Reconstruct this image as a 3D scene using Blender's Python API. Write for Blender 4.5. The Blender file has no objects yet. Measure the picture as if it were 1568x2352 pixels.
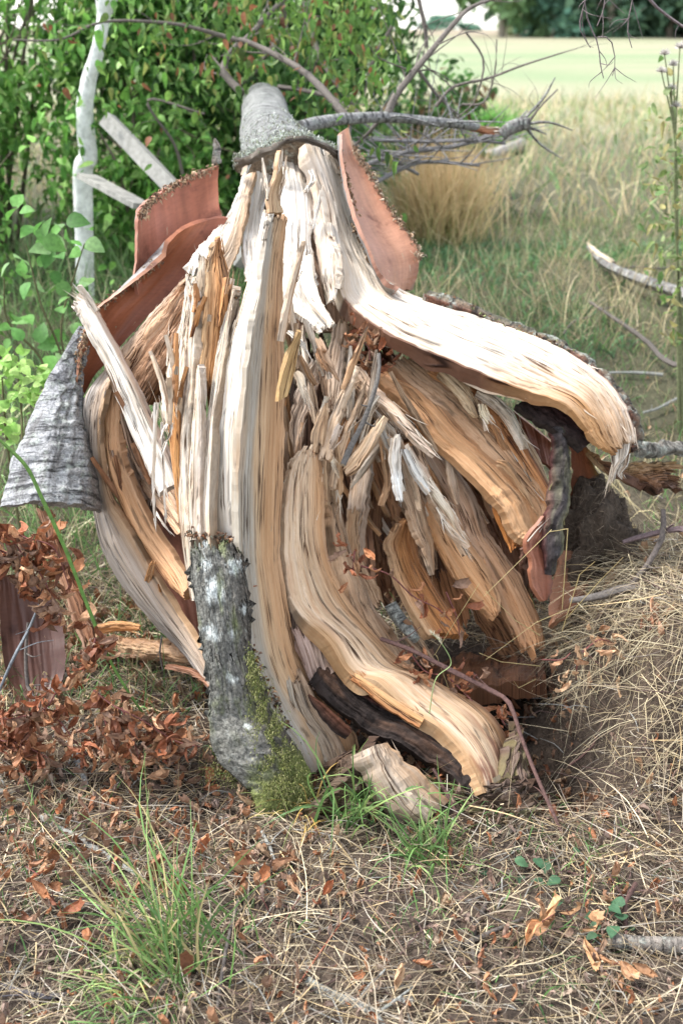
import bpy, math, random
import numpy as np
from mathutils import Vector
rng = np.random.default_rng(11); random.seed(5)
SC = bpy.context.scene
# ------------------------------------------------------------------ camera
CAMZ = 1.5; PIT = math.radians(22.8); T = math.tan(math.radians(24.0))
cd = bpy.data.cameras.new('camera'); cam = bpy.data.objects.new('camera', cd); SC.collection.objects.link(cam)
cam.location = (0, 0, CAMZ); cam.rotation_euler = (math.pi/2-PIT, 0, 0)
cd.sensor_fit = 'VERTICAL'; cd.sensor_width = 14.9; cd.sensor_height = 22.3; cd.angle = math.radians(48.0)
cd.clip_start = 0.05; cd.clip_end = 2000
cd.dof.use_dof = True; cd.dof.focus_distance = 2.35; cd.dof.aperture_fstop = 2.5
SC.camera = cam
SC.render.resolution_x = 682; SC.render.resolution_y = 1024
# ------------------------------------------------------------------ world, sun, exposure
SUN_EL = math.radians(55); SUN_AZ = math.radians(-72)      # azimuth from +Y (away from the camera), negative = left
w = bpy.data.worlds.new('World'); SC.world = w; w.use_nodes = True
nt = w.node_tree; bg = nt.nodes['Background']
sky = nt.nodes.new('ShaderNodeTexSky'); sky.sky_type = 'NISHITA'; sky.sun_disc = False
sky.sun_elevation = SUN_EL; sky.sun_rotation = SUN_AZ; sky.air_density = 1.0; sky.dust_density = 1.0; sky.ozone_density = 1.0
hs = nt.nodes.new('ShaderNodeHueSaturation'); hs.inputs['Saturation'].default_value = 0.35
nt.links.new(sky.outputs[0], hs.inputs['Color']); nt.links.new(hs.outputs[0], bg.inputs['Color'])
bg.inputs['Strength'].default_value = 0.15
sd = bpy.data.lights.new('sun', 'SUN'); sun = bpy.data.objects.new('sun', sd); SC.collection.objects.link(sun)
sd.energy = 2.0; sd.angle = math.radians(10); sd.color = (1, 0.975, 0.94)
sdir = Vector((math.sin(SUN_AZ)*math.cos(SUN_EL), math.cos(SUN_AZ)*math.cos(SUN_EL), math.sin(SUN_EL)))
sun.rotation_euler = sdir.to_track_quat('Z', 'Y').to_euler()
SC.view_settings.view_transform = 'Standard'; SC.view_settings.look = 'None'; SC.view_settings.gamma = 1
SC.view_settings.exposure = 1.8
SC.cycles.max_bounces = 6; SC.cycles.diffuse_bounces = 3; SC.cycles.transparent_max_bounces = 4

# ------------------------------------------------------------------ numeric noise
_P = rng.random((64, 64, 64))
def noise(x, y, z=0.0):
    x, y, z = np.broadcast_arrays(np.asarray(x, float), np.asarray(y, float), np.asarray(z, float))
    xi, yi, zi = np.floor(x).astype(int), np.floor(y).astype(int), np.floor(z).astype(int)
    fx, fy, fz = x-xi, y-yi, z-zi
    fx = fx*fx*(3-2*fx); fy = fy*fy*(3-2*fy); fz = fz*fz*(3-2*fz)
    def g(a, b, c): return _P[(xi+a) % 64, (yi+b) % 64, (zi+c) % 64]
    r = 0
    for a, wa in ((0, 1-fx), (1, fx)):
        for b, wb in ((0, 1-fy), (1, fy)):
            for c, wc in ((0, 1-fz), (1, fz)):
                r = r + wa*wb*wc*g(a, b, c)
    return r*2-1
def fbm(x, y, z=0.0, o=4):
    s, a, r = 1.0, 1.0, 0
    for i in range(o): r = r + a*noise(x*s+i*7.3, y*s+i*3.1, np.asarray(z)*s+i*5.7); s *= 2.03; a *= .5
    return r
# ------------------------------------------------------------------ from the photograph's view to places
def sst(a, b, x): t = np.clip((x-a)/(b-a), 0, 1); return t*t*(3-2*t)
def height(x, y):
    x = np.asarray(x, float); y = np.asarray(y, float)
    h = .38*sst(2.7, 6, y) + .25*sst(6, 30, y) + .6*sst(30, 120, y)
    h = h + .33*np.exp(-(((x-.86)/.32)**2+((y-2.42)/.33)**2)**2.2)          # grassy soil bank on the right
    h = h + .10*np.exp(-(((x-.72)/.14)**2+((y-2.12)/.12)**2))
    h = h - .16*np.exp(-(((x-.38)/.19)**2+((y-2.40)/.22)**2))                  # hollow under the split stump
    h = h - .17*np.exp(-(((x-.49)/.11)**2+((y-2.17)/.15)**2))
    h = h + .015*fbm(x*3, y*3, 1.5, 3)*sst(12, 5, y) + .004*fbm(x*25, y*25, 4, 2)*sst(4, 3, y)
    return h
def P(px, py, Y):
    """point seen at (px, py) of the 1568 x 2352 view, Y metres ahead"""
    xc = (px-784)/1176*T; yc = -(py-1176)/1176*T
    dy = math.cos(PIT)+yc*math.sin(PIT); dz = -math.sin(PIT)+yc*math.cos(PIT)
    t = Y/dy
    return np.array([xc*t, Y, CAMZ+dz*t])
def G(px, py, lift=0.0):
    lo = .6
    for Y in np.concatenate([np.arange(.8, 6, .02), np.arange(6, 60, .2)]):
        p = P(px, py, Y)
        if p[2] <= height(p[0], p[1])+lift: return p
    return P(px, py, 60)
def mpp(py, Y):                                                              # metres per view pixel there
    yc = -(py-1176)/1176*T
    return Y/(math.cos(PIT)+yc*math.sin(PIT))*T/1176
TL = {0: (0, 0, 1), 1: (0, 300, .5), 2: (0, 1000, .5), 3: (392, 300, .3757), 4: (500, 700, .3757),
      5: (784, 600, .5), 6: (784, 1100, .5), 7: (400, 1300, .5)}
def tl(k, x, y): a = TL[k]; return a[0]+x*a[2], a[1]+y*a[2]
# ------------------------------------------------------------------ materials
def newmat(name):
    m = bpy.data.materials.new(name); m.use_nodes = True
    return m, m.node_tree, m.node_tree.nodes['Principled BSDF']
def N(t, typ, **kw):
    n = t.nodes.new(typ)
    for k, v in kw.items(): setattr(n, k, v)
    return n
def ramp(t, stops):
    r = N(t, 'ShaderNodeValToRGB'); e = r.color_ramp.elements
    while len(e) < len(stops): e.new(.5)
    for i, (p, c) in enumerate(stops):
        e[i].position = p; e[i].color = (c, c, c, 1) if not isinstance(c, tuple) else (*c, 1)
    return r
def noise_node(t, vec, scale, detail=4, sx=(1, 1, 1), rough=.6):
    mp = N(t, 'ShaderNodeMapping'); mp.inputs['Scale'].default_value = sx
    t.links.new(vec, mp.inputs['Vector'])
    n = N(t, 'ShaderNodeTexNoise'); n.inputs['Scale'].default_value = scale; n.inputs['Detail'].default_value = detail
    n.inputs['Roughness'].default_value = rough
    t.links.new(mp.outputs[0], n.inputs['Vector']); return n
def mulc(t, a, b, fac=1.0, typ='MULTIPLY'):
    m = N(t, 'ShaderNodeMix', data_type='RGBA', blend_type=typ)
    m.inputs['Factor'].default_value = fac
    t.links.new(a, m.inputs[6]); t.links.new(b, m.inputs[7]); return m.outputs[2]
def bump(t, bs, h, strength, dist, prev=None):
    b = N(t, 'ShaderNodeBump'); b.inputs['Strength'].default_value = strength; b.inputs['Distance'].default_value = dist
    t.links.new(h, b.inputs['Height'])
    if prev: t.links.new(prev.outputs[0], b.inputs['Normal'])
    t.links.new(b.outputs[0], bs.inputs['Normal']); return b
def m_wood(name, crack=.72, contrast=.24, soft=0):
    m, t, b = newmat(name)
    at = N(t, 'ShaderNodeAttribute', attribute_name='Col'); uv = N(t, 'ShaderNodeUVMap', uv_map='UVMap')
    f1 = noise_node(t, uv.outputs[0], 1, 5, (420, 7, 1)); f2 = noise_node(t, uv.outputs[0], 1, 4, (110, 2.6, 1))
    f3 = noise_node(t, uv.outputs[0], 1, 3, (30, 9, 1)); f4 = noise_node(t, uv.outputs[0], 1, 2, (900, 60, 1))
    L = t.links
    r1 = ramp(t, [(.36, (1-contrast, (1-contrast)*.90, (1-contrast)*.80)), (.5, (.90, .88, .85)), (.62, (1.0, 1.0, 1.0))]); L.new(f1.outputs[0], r1.inputs[0])
    r2 = ramp(t, [(.27, (.12, .07, .04)), (.32, (.86, .80, .72)), (.6, (1.0, 1.0, 1.0))]); L.new(f2.outputs[0], r2.inputs[0])
    r3 = ramp(t, [(.36, (.90, .84, .77) if soft else (.82, .72, .62)), (.55, (1.0, 1.0, 1.0))]); L.new(f3.outputs[0], r3.inputs[0])
    r4 = ramp(t, [(.38, .86 if soft else .72), (.56, 1.0)]); L.new(f4.outputs[0], r4.inputs[0])
    # thin drying cracks: contour lines of a noise drawn out along the fibre, only here and there
    f5 = noise_node(t, uv.outputs[0], 1, 3, (75, 2.2, 1), .5); f6 = noise_node(t, uv.outputs[0], 1, 2, (28, 5, 1))
    sb = N(t, 'ShaderNodeMath', operation='SUBTRACT'); sb.inputs[1].default_value = .5; L.new(f5.outputs[0], sb.inputs[0])
    ab = N(t, 'ShaderNodeMath', operation='ABSOLUTE'); L.new(sb.outputs[0], ab.inputs[0])
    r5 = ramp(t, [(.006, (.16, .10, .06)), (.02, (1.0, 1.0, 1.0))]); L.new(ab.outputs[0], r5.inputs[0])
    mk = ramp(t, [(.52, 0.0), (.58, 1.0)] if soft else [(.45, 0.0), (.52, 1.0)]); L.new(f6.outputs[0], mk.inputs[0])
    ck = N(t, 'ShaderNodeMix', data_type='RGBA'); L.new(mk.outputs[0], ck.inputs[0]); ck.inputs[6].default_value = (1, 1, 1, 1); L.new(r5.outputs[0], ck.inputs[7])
    c = mulc(t, mulc(t, mulc(t, mulc(t, mulc(t, at.outputs[0], r1.outputs[0]), r2.outputs[0]), r3.outputs[0], .8), r4.outputs[0], .8), ck.outputs[2])
    L.new(c, b.inputs['Base Color'])
    b.inputs['Roughness'].default_value = .62; b.inputs['Specular IOR Level'].default_value = .3
    p = bump(t, b, f1.outputs[0], .25 if soft else .5, .0025); p = bump(t, b, ck.outputs[2], .7, .003, p); bump(t, b, f4.outputs[0], .3, .0006, p)
    return m
def m_attr(name, scale=60, lo=.6, rough=.8, bs=.5, bd=.003, trans=0, spec=.3, obj=True, detail=5, hi=1.0):
    m, t, b = newmat(name)
    at = N(t, 'ShaderNodeAttribute', attribute_name='Col'); tc = N(t, 'ShaderNodeTexCoord')
    n = noise_node(t, tc.outputs['Object'], scale, detail); r = ramp(t, [(.3, lo), (.65, hi)])
    t.links.new(n.outputs[0], r.inputs[0]); c = mulc(t, at.outputs[0], r.outputs[0])
    t.links.new(c, b.inputs['Base Color']); b.inputs['Roughness'].default_value = rough
    b.inputs['Specular IOR Level'].default_value = spec
    if bs: bump(t, b, n.outputs[0], bs, bd)
    if trans:
        tr = N(t, 'ShaderNodeBsdfTranslucent'); mx = N(t, 'ShaderNodeMixShader'); mx.inputs[0].default_value = trans
        t.links.new(c, tr.inputs['Color']); t.links.new(b.outputs[0], mx.inputs[1]); t.links.new(tr.outputs[0], mx.inputs[2])
        t.links.new(mx.outputs[0], t.nodes['Material Output'].inputs['Surface'])
    return m
def m_bark(name):
    """grey cherry bark: crossing bands along v, lichen blotches"""
    m, t, b = newmat(name); L = t.links
    at = N(t, 'ShaderNodeAttribute', attribute_name='Col'); uv = N(t, 'ShaderNodeUVMap', uv_map='UVMap'); tc = N(t, 'ShaderNodeTexCoord')
    n1 = noise_node(t, uv.outputs[0], 1, 5, (12, 70, 1), .65); n2 = noise_node(t, tc.outputs['Object'], 38, 6, rough=.7); n3 = noise_node(t, tc.outputs['Object'], 170, 4, rough=.7)
    r1 = ramp(t, [(.38, .14), (.46, .7), (.58, 1.0)]); L.new(n1.outputs[0], r1.inputs[0])
    r2 = ramp(t, [(.52, (0, 0, 0)), (.6, (1.0, 1.0, 1.0))]); L.new(n2.outputs[0], r2.inputs[0])
    r3 = ramp(t, [(.35, .35), (.6, 1.0)]); L.new(n3.outputs[0], r3.inputs[0])
    c = mulc(t, mulc(t, at.outputs[0], r1.outputs[0]), r3.outputs[0])
    lich = N(t, 'ShaderNodeRGB'); lich.outputs[0].default_value = (.42, .46, .40, 1)
    mx = N(t, 'ShaderNodeMix', data_type='RGBA'); ml = N(t, 'ShaderNodeMath', operation='MULTIPLY'); ml.inputs[1].default_value = .55
    L.new(r2.outputs[0], ml.inputs[0]); L.new(ml.outputs[0], mx.inputs[0]); L.new(c, mx.inputs[6])
    L.new(mulc(t, lich.outputs[0], r3.outputs[0]), mx.inputs[7]); L.new(mx.outputs[2], b.inputs['Base Color'])
    b.inputs['Roughness'].default_value = .85
    p = bump(t, b, r1.outputs[0], .8, .004); p = bump(t, b, n2.outputs[0], .6, .006, p); bump(t, b, n3.outputs[0], .6, .003, p)
    return m
def m_inner(name):
    m, t, b = newmat(name); L = t.links
    at = N(t, 'ShaderNodeAttribute', attribute_name='Col'); uv = N(t, 'ShaderNodeUVMap', uv_map='UVMap'); tc = N(t, 'ShaderNodeTexCoord')
    n1 = noise_node(t, uv.outputs[0], 1, 4, (25, 6, 1)); n2 = noise_node(t, tc.outputs['Object'], 14, 5)
    n3 = noise_node(t, uv.outputs[0], 1, 3, (40, 160, 1))
    r1 = ramp(t, [(.3, .72), (.7, 1.0)]); L.new(n1.outputs[0], r1.inputs[0])
    r2 = ramp(t, [(.30, (.45, .36, .34)), (.42, (.88, .84, .82)), (.7, (1.0, 1.0, 1.0))]); L.new(n2.outputs[0], r2.inputs[0])
    r3 = ramp(t, [(.3, .85), (.6, 1.0)]); L.new(n3.outputs[0], r3.inputs[0])
    L.new(mulc(t, mulc(t, mulc(t, at.outputs[0], r1.outputs[0]), r2.outputs[0]), r3.outputs[0]), b.inputs['Base Color'])
    b.inputs['Roughness'].default_value = .48; b.inputs['Specular IOR Level'].default_value = .35
    p = bump(t, b, n1.outputs[0], .3, .003); bump(t, b, n3.outputs[0], .25, .001, p)
    return m
M = dict(wood=m_wood('split wood'), fresh=m_wood('smooth split wood', contrast=.16, soft=1), rough=m_wood('weathered split wood', contrast=.42), bark=m_bark('cherry bark'),
         inner=m_inner('red inner bark'), leaf=m_attr('green leaf', 80, .6, .6, .3, .002, .4, .3), dead=m_attr('dead leaf', 120, .6, .6, .5, .002, .12),
         straw=m_attr('grass blade', 30, .8, .6, 0, 0, .2), soil=m_attr('ground soil', 90, .35, .95, .9, .012, detail=8),
         moss=m_attr('moss', 120, .6, .95, .3, .003, .1), twig=m_attr('twig bark', 160, .45, .8, .7, .002), char=m_attr('charred heartwood', 70, .4, .75, .8, .004, spec=.12, hi=1.2),
         far=m_attr('distant foliage', .7, .6, .9, 0, 0, .15), lbark=m_attr('lichened bark', 150, .35, .9, .9, .006, hi=1.0), lichen=m_attr('crusty lichen', 200, .6, .95, .4, .002), plank=m_attr('weathered plank', 40, .6, .8, .4, .003))
# ------------------------------------------------------------------ mesh building
def build(name, V, loops, sizes, col, mat, parent=None, uv=None, smooth=True, label=None, cat=None, group=None, kind=None):
    me = bpy.data.meshes.new(name)
    V = np.asarray(V, float); loops = np.asarray(loops, np.int32).ravel(); sizes = np.asarray(sizes, np.int32)
    base = None
    if parent is None and kind is None:
        base = np.array([V[:, 0].mean(), V[:, 1].mean(), V[:, 2].min()]); V = V-base
    V = V.astype(np.float32)
    me.vertices.add(len(V)); me.vertices.foreach_set('co', V.ravel())
    me.loops.add(len(loops)); me.loops.foreach_set('vertex_index', loops)
    me.polygons.add(len(sizes)); st = np.concatenate([[0], np.cumsum(sizes)[:-1]]).astype(np.int32)
    me.polygons.foreach_set('loop_start', st)
    me.polygons.foreach_set('use_smooth', np.full(len(sizes), smooth))
    me.update(calc_edges=True); me.validate()
    col = np.asarray(col, np.float32)
    if col.ndim == 1: col = np.tile(col, (len(V), 1))
    a = me.color_attributes.new('Col', 'FLOAT_COLOR', 'POINT')
    a.data.foreach_set('color', np.concatenate([np.clip(col, 0, 1), np.ones((len(V), 1), np.float32)], 1).astype(np.float32).ravel())
    if uv is not None:
        l = me.uv_layers.new(name='UVMap'); li = np.zeros(len(me.loops), np.int32); me.loops.foreach_get('vertex_index', li)
        l.data.foreach_set('uv', np.asarray(uv, np.float32)[li].ravel())
    me.materials.append(mat)
    o = bpy.data.objects.new(name, me); SC.collection.objects.link(o)
    if base is not None: o.location = base
    if parent:
        o.parent = parent; o.matrix_parent_inverse = Matrix_inv(parent)
    tagit(o, label, cat, group, kind)
    return o
def Matrix_inv(p):
    from mathutils import Matrix
    return Matrix.Translation(-Vector(p.location)) if p.type == 'EMPTY' else Matrix.Identity(4) if p.parent is None else Matrix.Identity(4)
def tagit(o, label=None, cat=None, group=None, kind=None):
    if label: o['label'] = label
    if cat: o['category'] = cat
    if group: o['group'] = group
    if kind: o['kind'] = kind
    return o
def empty(name, loc, label, cat, group=None):
    o = bpy.data.objects.new(name, None); SC.collection.objects.link(o); o.location = loc; o.empty_display_size = .1
    return tagit(o, label, cat, group)
class MB:
    def __init__(s): s.V = []; s.L = []; s.S = []; s.C = []; s.U = []; s.n = 0
    def add(s, V, L, S, C, U=None):
        V = np.asarray(V, float); s.V.append(V); s.L.append(np.asarray(L, int).ravel()+s.n); s.S.append(np.asarray(S, int))
        C = np.asarray(C, float); s.C.append(np.tile(C, (len(V), 1)) if C.ndim == 1 else C)
        s.U.append(np.zeros((len(V), 2)) if U is None else U); s.n += len(V)
    def out(s, name, mat, parent=None, **kw):
        return build(name, np.concatenate(s.V), np.concatenate(s.L), np.concatenate(s.S), np.concatenate(s.C), mat, parent, np.concatenate(s.U), **kw)
def gridfaces(nu, nv, off=0, flip=False):
    i, j = np.meshgrid(np.arange(nu-1), np.arange(nv-1), indexing='ij'); a = i*nv+j+off
    q = np.stack([a, a+nv, a+nv+1, a+1], -1).reshape(-1, 4)
    return q[:, ::-1] if flip else q
def cr(pts, n):
    """Catmull-Rom through pts, n samples at even parameter"""
    p = np.asarray(pts, float); m = len(p)
    if m == 2: t = np.linspace(0, 1, n)[:, None]; return p[0]*(1-t)+p[1]*t
    e = np.vstack([2*p[0]-p[1], p, 2*p[-1]-p[-2]])
    s = np.linspace(0, m-1-1e-9, n); k = s.astype(int); f = (s-k)[:, None]
    a, b, c, d = e[k], e[k+1], e[k+2], e[k+3]
    return .5*(2*b+(c-a)*f+(2*a-5*b+4*c-d)*f**2+(3*b-a-3*c+d)*f**3)
def spread(v, n):
    v = np.atleast_1d(np.asarray(v, float)); return np.interp(np.linspace(0, 1, n), np.linspace(0, 1, len(v)), v)
CAM = np.array([0, 0, CAMZ])
# palette (albedo)
CREAM = (.77, .69, .59); WHITE = (.84, .81, .76); TAN = (.62, .43, .27); ORA = (.60, .31, .13); GREY = (.40, .37, .33); BRN = (.24, .13, .07)
CHAR = (.03, .022, .019); RED = (.44, .165, .09); DRED = (.22, .085, .05); PALE = (.70, .58, .46); GBARK = (.30, .29, .28); OCH = (.52, .35, .16)
def strip_mesh(mb, L, R, th=.015, bulge=0.0, groove=.0025, pitch=.0045, jag=.08, jagb=0, rag=.003, col=((0, TAN), (1, TAN)), col2=None, cp=1.0, alt=None, altamt=.4, wav=.0025, uoff=None, ridge=0, tooth=.55, step=.0017, bund=.017, res=.0085, ckt=.3, lump=0, back=None, colf=None):
    L = np.asarray(L, float); R = np.asarray(R, float)
    W = np.linalg.norm(L-R, axis=1); Wm = W.max(); seg = np.linalg.norm(np.diff((L+R)/2, axis=0), axis=1).sum()
    nu = int(np.clip(Wm/.0028, 7, 70)); nv = int(np.clip(seg/res, 14, 130 if res > .008 else 330))
    Lc = cr(L, nv*2); Rc = cr(R, nv*2)
    u = np.linspace(0, 1, nu); sd_ = rng.random()*60
    # ragged ends
    def teeth(a, we):
        a = a+min(tooth*we/max(seg, .01), .3)*(a > 0)
        t = noise(u*Wm/.006+sd_, sd_*3)*.5+.5; w1 = u*Wm/.012+1.3*noise(u*Wm/.02, sd_)+sd_; t2 = (w1 % 1)**1.3*noise(np.floor(w1), sd_, 2)*1.2+.3; w2 = u*Wm/.0045+sd_; t3 = w2 % 1
        if tooth < .2: return np.clip(min(a, .03)*.6*(.7*t+.5*noise(u*Wm/.02+sd_, 4)+.25*noise(u*Wm/.0025, sd_)), 0, .6)
        return np.clip(a*(.3*t+.75*t2+.3*t3), 0, .6)
    v1 = 1-teeth(jag, W[-1]); v0 = teeth(jagb, W[0]); v = np.linspace(0, 1, nv)
    VV = v0[:, None]+(v1-v0)[:, None]*v[None, :]; UU = np.repeat(u[:, None], nv, 1)
    x = VV*(nv*2-1); k = np.clip(x.astype(int), 0, nv*2-2); f = (x-k)[..., None]
    Lp = Lc[k]*(1-f)+Lc[k+1]*f; Rp = Rc[k]*(1-f)+Rc[k+1]*f
    Wl = np.linalg.norm(Lp-Rp, axis=2)
    def saw(x, z): k_ = np.floor(x); return (x-k_)*(noise(k_*1.7, z)*1.2+.2)-.1
    wob = noise(VV*seg/.05+sd_, 1.7)*.6+saw(VV*seg/.03+sd_, 2.3)*.9+noise(VV*seg/.008, 3)*.25
    wob2 = noise(VV*seg/.05+sd_, 9.7)*.6+saw(VV*seg/.026+sd_, 6.3)*.9+noise(VV*seg/.008, 7)*.25
    uu = UU + np.clip((wob*(1-UU)+wob2*UU)*rag/np.maximum(Wl, .01), -.15, .15)*(abs(2*UU-1))
    Pt = Lp*(1-uu)[..., None]+Rp*uu[..., None]
    du = np.gradient(Pt, axis=0); dv = np.gradient(Pt, axis=1)
    n = np.cross(du, dv); n /= np.linalg.norm(n, axis=2, keepdims=True)+1e-12
    # smooth the normal field across a strip
    s = np.sign((n*(CAM-Pt)).sum(2).mean()) or 1
    n = n*s
    n = n.mean(0, keepdims=True)*.6+n*.4; n /= np.linalg.norm(n, axis=2, keepdims=True)+1e-12
    um = UU*Wm; vm = VV*seg
    rp = rng.uniform(.25, .75); facet = rng.random() < .6 and Wm < .12 and bulge >= 0
    pf = np.minimum(UU/rp, (1-UU)/(1-rp))*1.1 if facet else 1-abs(2*UU-1)**2.6
    h = bulge*pf*np.clip(Wl/Wm, .1, 1)
    edge = 1-abs(2*UU-1)**6
    g = (-np.clip(abs(noise(um/pitch+sd_, vm/.16, 2.2))*2-.5, 0, 1)*.9+noise(um/(pitch*2.6)+sd_, vm/.22, 4.4)*1.3+noise(um/(pitch*.6)+sd_, vm/.03, 6)*.3)*groove
    wI = um/bund+.9*noise(vm/.22+sd_, 3.1)+sd_; kb = np.floor(wI); fr = wI-kb
    hb = noise(kb*3.7+.5, sd_)*step*(1+.5*noise(vm/.1, kb*1.3)); ckm = (np.minimum(fr, 1-fr) < .16) & (noise(kb*2.3+.4, vm/.07) > ckt)
    h = h+hb-ckm*step*1.3
    h = h+g*edge+wav*noise(um/.03+sd_, vm/.09, 8)*edge+lump*fbm(um/.02+sd_, vm/.02, 3, 3)+ridge*(noise(vm/.011+.6*noise(um/.03, vm/.04), um/.05, 1)+.6*noise(vm/.006, um/.02, 5))
    F = Pt+n*h[..., None]
    tt = th*np.clip(Wl/Wm*1.2, .12, 1)*(.75+.25*noise(um/.02, vm/.04, sd_))
    prof = bulge*pf*np.clip(Wl/Wm, .1, 1)
    B = Pt-n*(tt+.8*wav-prof*(.6 if bulge > 0 else 1.0))[..., None]
    # colour
    def cs(stops, x):
        st = sorted(stops); xs = [a for a, _ in st]; return np.stack([np.interp(x, xs, [c[i] for _, c in st]) for i in range(3)], -1)
    ux = np.clip(UU+.08*noise(um/.02+sd_, vm/.1, 1.1), 0, 1)
    C = cs(col, ux)
    if col2 is not None:
        q = np.clip(VV+.12*noise(um/.012+sd_, vm/.08, 7.1), 0, 1)[..., None]**cp; C = C*(1-q)+cs(col2, ux)*q
    if alt is not None:
        q = np.clip((fbm(um/.018+sd_, vm/.10, 5.5, 3)-.1)*2.2, 0, 1)[..., None]*altamt; C = C*(1-q)+np.array(alt)*q
    C = C*(1+.12*noise(um/.006+sd_, vm/.25, 3.3)+(.22*noise(kb*5.1+.3, sd_+vm/.6)*.7 if step else 0))[..., None]*(1-.5*ckm[..., None]*(step > 0))
    if colf is not None: C = colf(UU, VV, um, vm, C)
    uo = rng.random()*5
    U = np.stack([um+uo, vm+uo*1.7], -1)
    nuv = nu*nv
    fq = gridfaces(nu, nv, 0, s < 0)
    mb.add(F.reshape(-1, 3), fq, np.full(len(fq), 4), C.reshape(-1, 3), U.reshape(-1, 2))
    bc = C*.85 if back is None else np.broadcast_to(np.array(back), C.shape)
    bq = gridfaces(nu, nv, 0, s > 0)
    mb.add(B.reshape(-1, 3), bq, np.full(len(bq), 4), bc.reshape(-1, 3), U.reshape(-1, 2))
    for (a, b, c_, uvv) in ((F[0], B[0], C[0], U[0]), (F[-1], B[-1], C[-1], U[-1]), (F[:, 0], B[:, 0], C[:, 0], U[:, 0]), (F[:, -1], B[:, -1], C[:, -1], U[:, -1])):
        m_ = len(a); VS = np.concatenate([a, b]); i = np.arange(m_-1)
        q = np.stack([i, i+1, i+1+m_, i+m_], -1)
        u2 = uvv+np.array([.004, 0])
        mb.add(VS, q, np.full(len(q), 4), np.concatenate([c_, c_])*.92, np.concatenate([uvv, u2]))
    return Pt
def frays(mb, Pt, k, ln=.05, wd=.004, col=CREAM, where='tip'):
    """thin slivers standing off the ends and edges of a strip, part of its torn surface"""
    nu, nv = Pt.shape[:2]
    for _ in range(k):
        if where == 'tip': i = rng.integers(0, nu); j = int(nv*(1-.25*rng.random()**2))-1
        else: i = rng.choice([0, nu-1]) if rng.random() < .7 else rng.integers(0, nu); j = int(nv*(.05+.93*rng.random()))
        j = min(max(j, 3), nv-1)
        p = Pt[i, j]; d = Pt[i, j]-Pt[i, j-3]; d /= np.linalg.norm(d)+1e-9
        side = Pt[-1, j]-Pt[0, j]; side /= np.linalg.norm(side)+1e-9; nn = np.cross(side, d); nn *= np.sign(nn@(CAM-p))
        l = ln*(.4+rng.random()); a = rng.normal(0, .16); b = abs(rng.normal(0, .15)); w_ = wd*(.4+rng.random())
        dd = d+side*a+nn*b; p0 = p-d*l*.4+nn*.001; pts = [p0, p0+dd*l*.5, p0+dd*l+nn*b*l*.3]
        V = []; 
        for q, ww in zip(pts, (w_, w_*.7, w_*.08)): V += [q-side*ww/2, q+nn*ww*.4, q+side*ww/2]
        F = [[0, 1, 4, 3], [1, 2, 5, 4], [3, 4, 7, 6], [4, 5, 8, 7], [0, 3, 5, 2], [3, 6, 8, 5]]
        c = np.array(col)*(.8+.4*rng.random())
        mb.add(V, F, [4]*6, c, np.array([[i_ % 3*.003+l, i_//3*.03+a] for i_ in range(9)]))
TREE = None
def S(name, tile, rows, Y, d=0.0, mat='wood', fray=0, fl=.05, fw='tip', fc=CREAM, label=None, parent=None, **kw):
    """rows of (left x, left y, right x, right y) read off the photograph, from the base to the tip; Y = depths along it, d = right edge's depth minus left edge's"""
    n = len(rows); Ys = spread(Y, n); ds = spread(d, n); L = []; R = []
    for (a, b, c, e), y, dd in zip(rows, Ys, ds):
        L.append(P(*tl(tile, a, b), y-dd/2)); R.append(P(*tl(tile, c, e), y+dd/2))
    if mat not in ('wood', 'rough', 'fresh'): kw.setdefault('tooth', .05); kw.setdefault('step', 0)
    if mat == 'fresh': kw.setdefault('step', .0008); kw.setdefault('bund', .026); kw.setdefault('ckt', .45)
    mb = MB(); Pt = strip_mesh(mb, L, R, **kw)
    if fray: frays(mb, Pt, fray, fl, .004, fc, fw)
    if mat in ('wood', 'rough', 'fresh') and not fray: frays(mb, Pt, 7, .03, .003, np.array(kw.get('col', ((0, TAN),))[0][1]), 'edge')
    return mb.out(name, M[mat], parent or TREE, label=label, smooth=mat not in ('wood', 'rough', 'char', 'fresh'))
def W(name, tile, rows, Y, d=0.0, **kw):
    """the same from (x, y, width) rows"""
    p = np.array([(x, y) for x, y, _ in rows], float); t = np.gradient(p, axis=0); t /= np.linalg.norm(t, axis=1, keepdims=True)+1e-9
    # left of travel in the picture, measured so that L keeps the smaller x where possible
    nx, ny = -t[:, 1], t[:, 0]
    sg = -1 if nx.mean() > 0 else 1
    rr = [(x+sg*a*w_/2, y+sg*b*w_/2, x-sg*a*w_/2, y-sg*b*w_/2) for (x, y, w_), a, b in zip(rows, nx, ny)]
    return S(name, tile, rr, Y, d, **kw)
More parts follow.
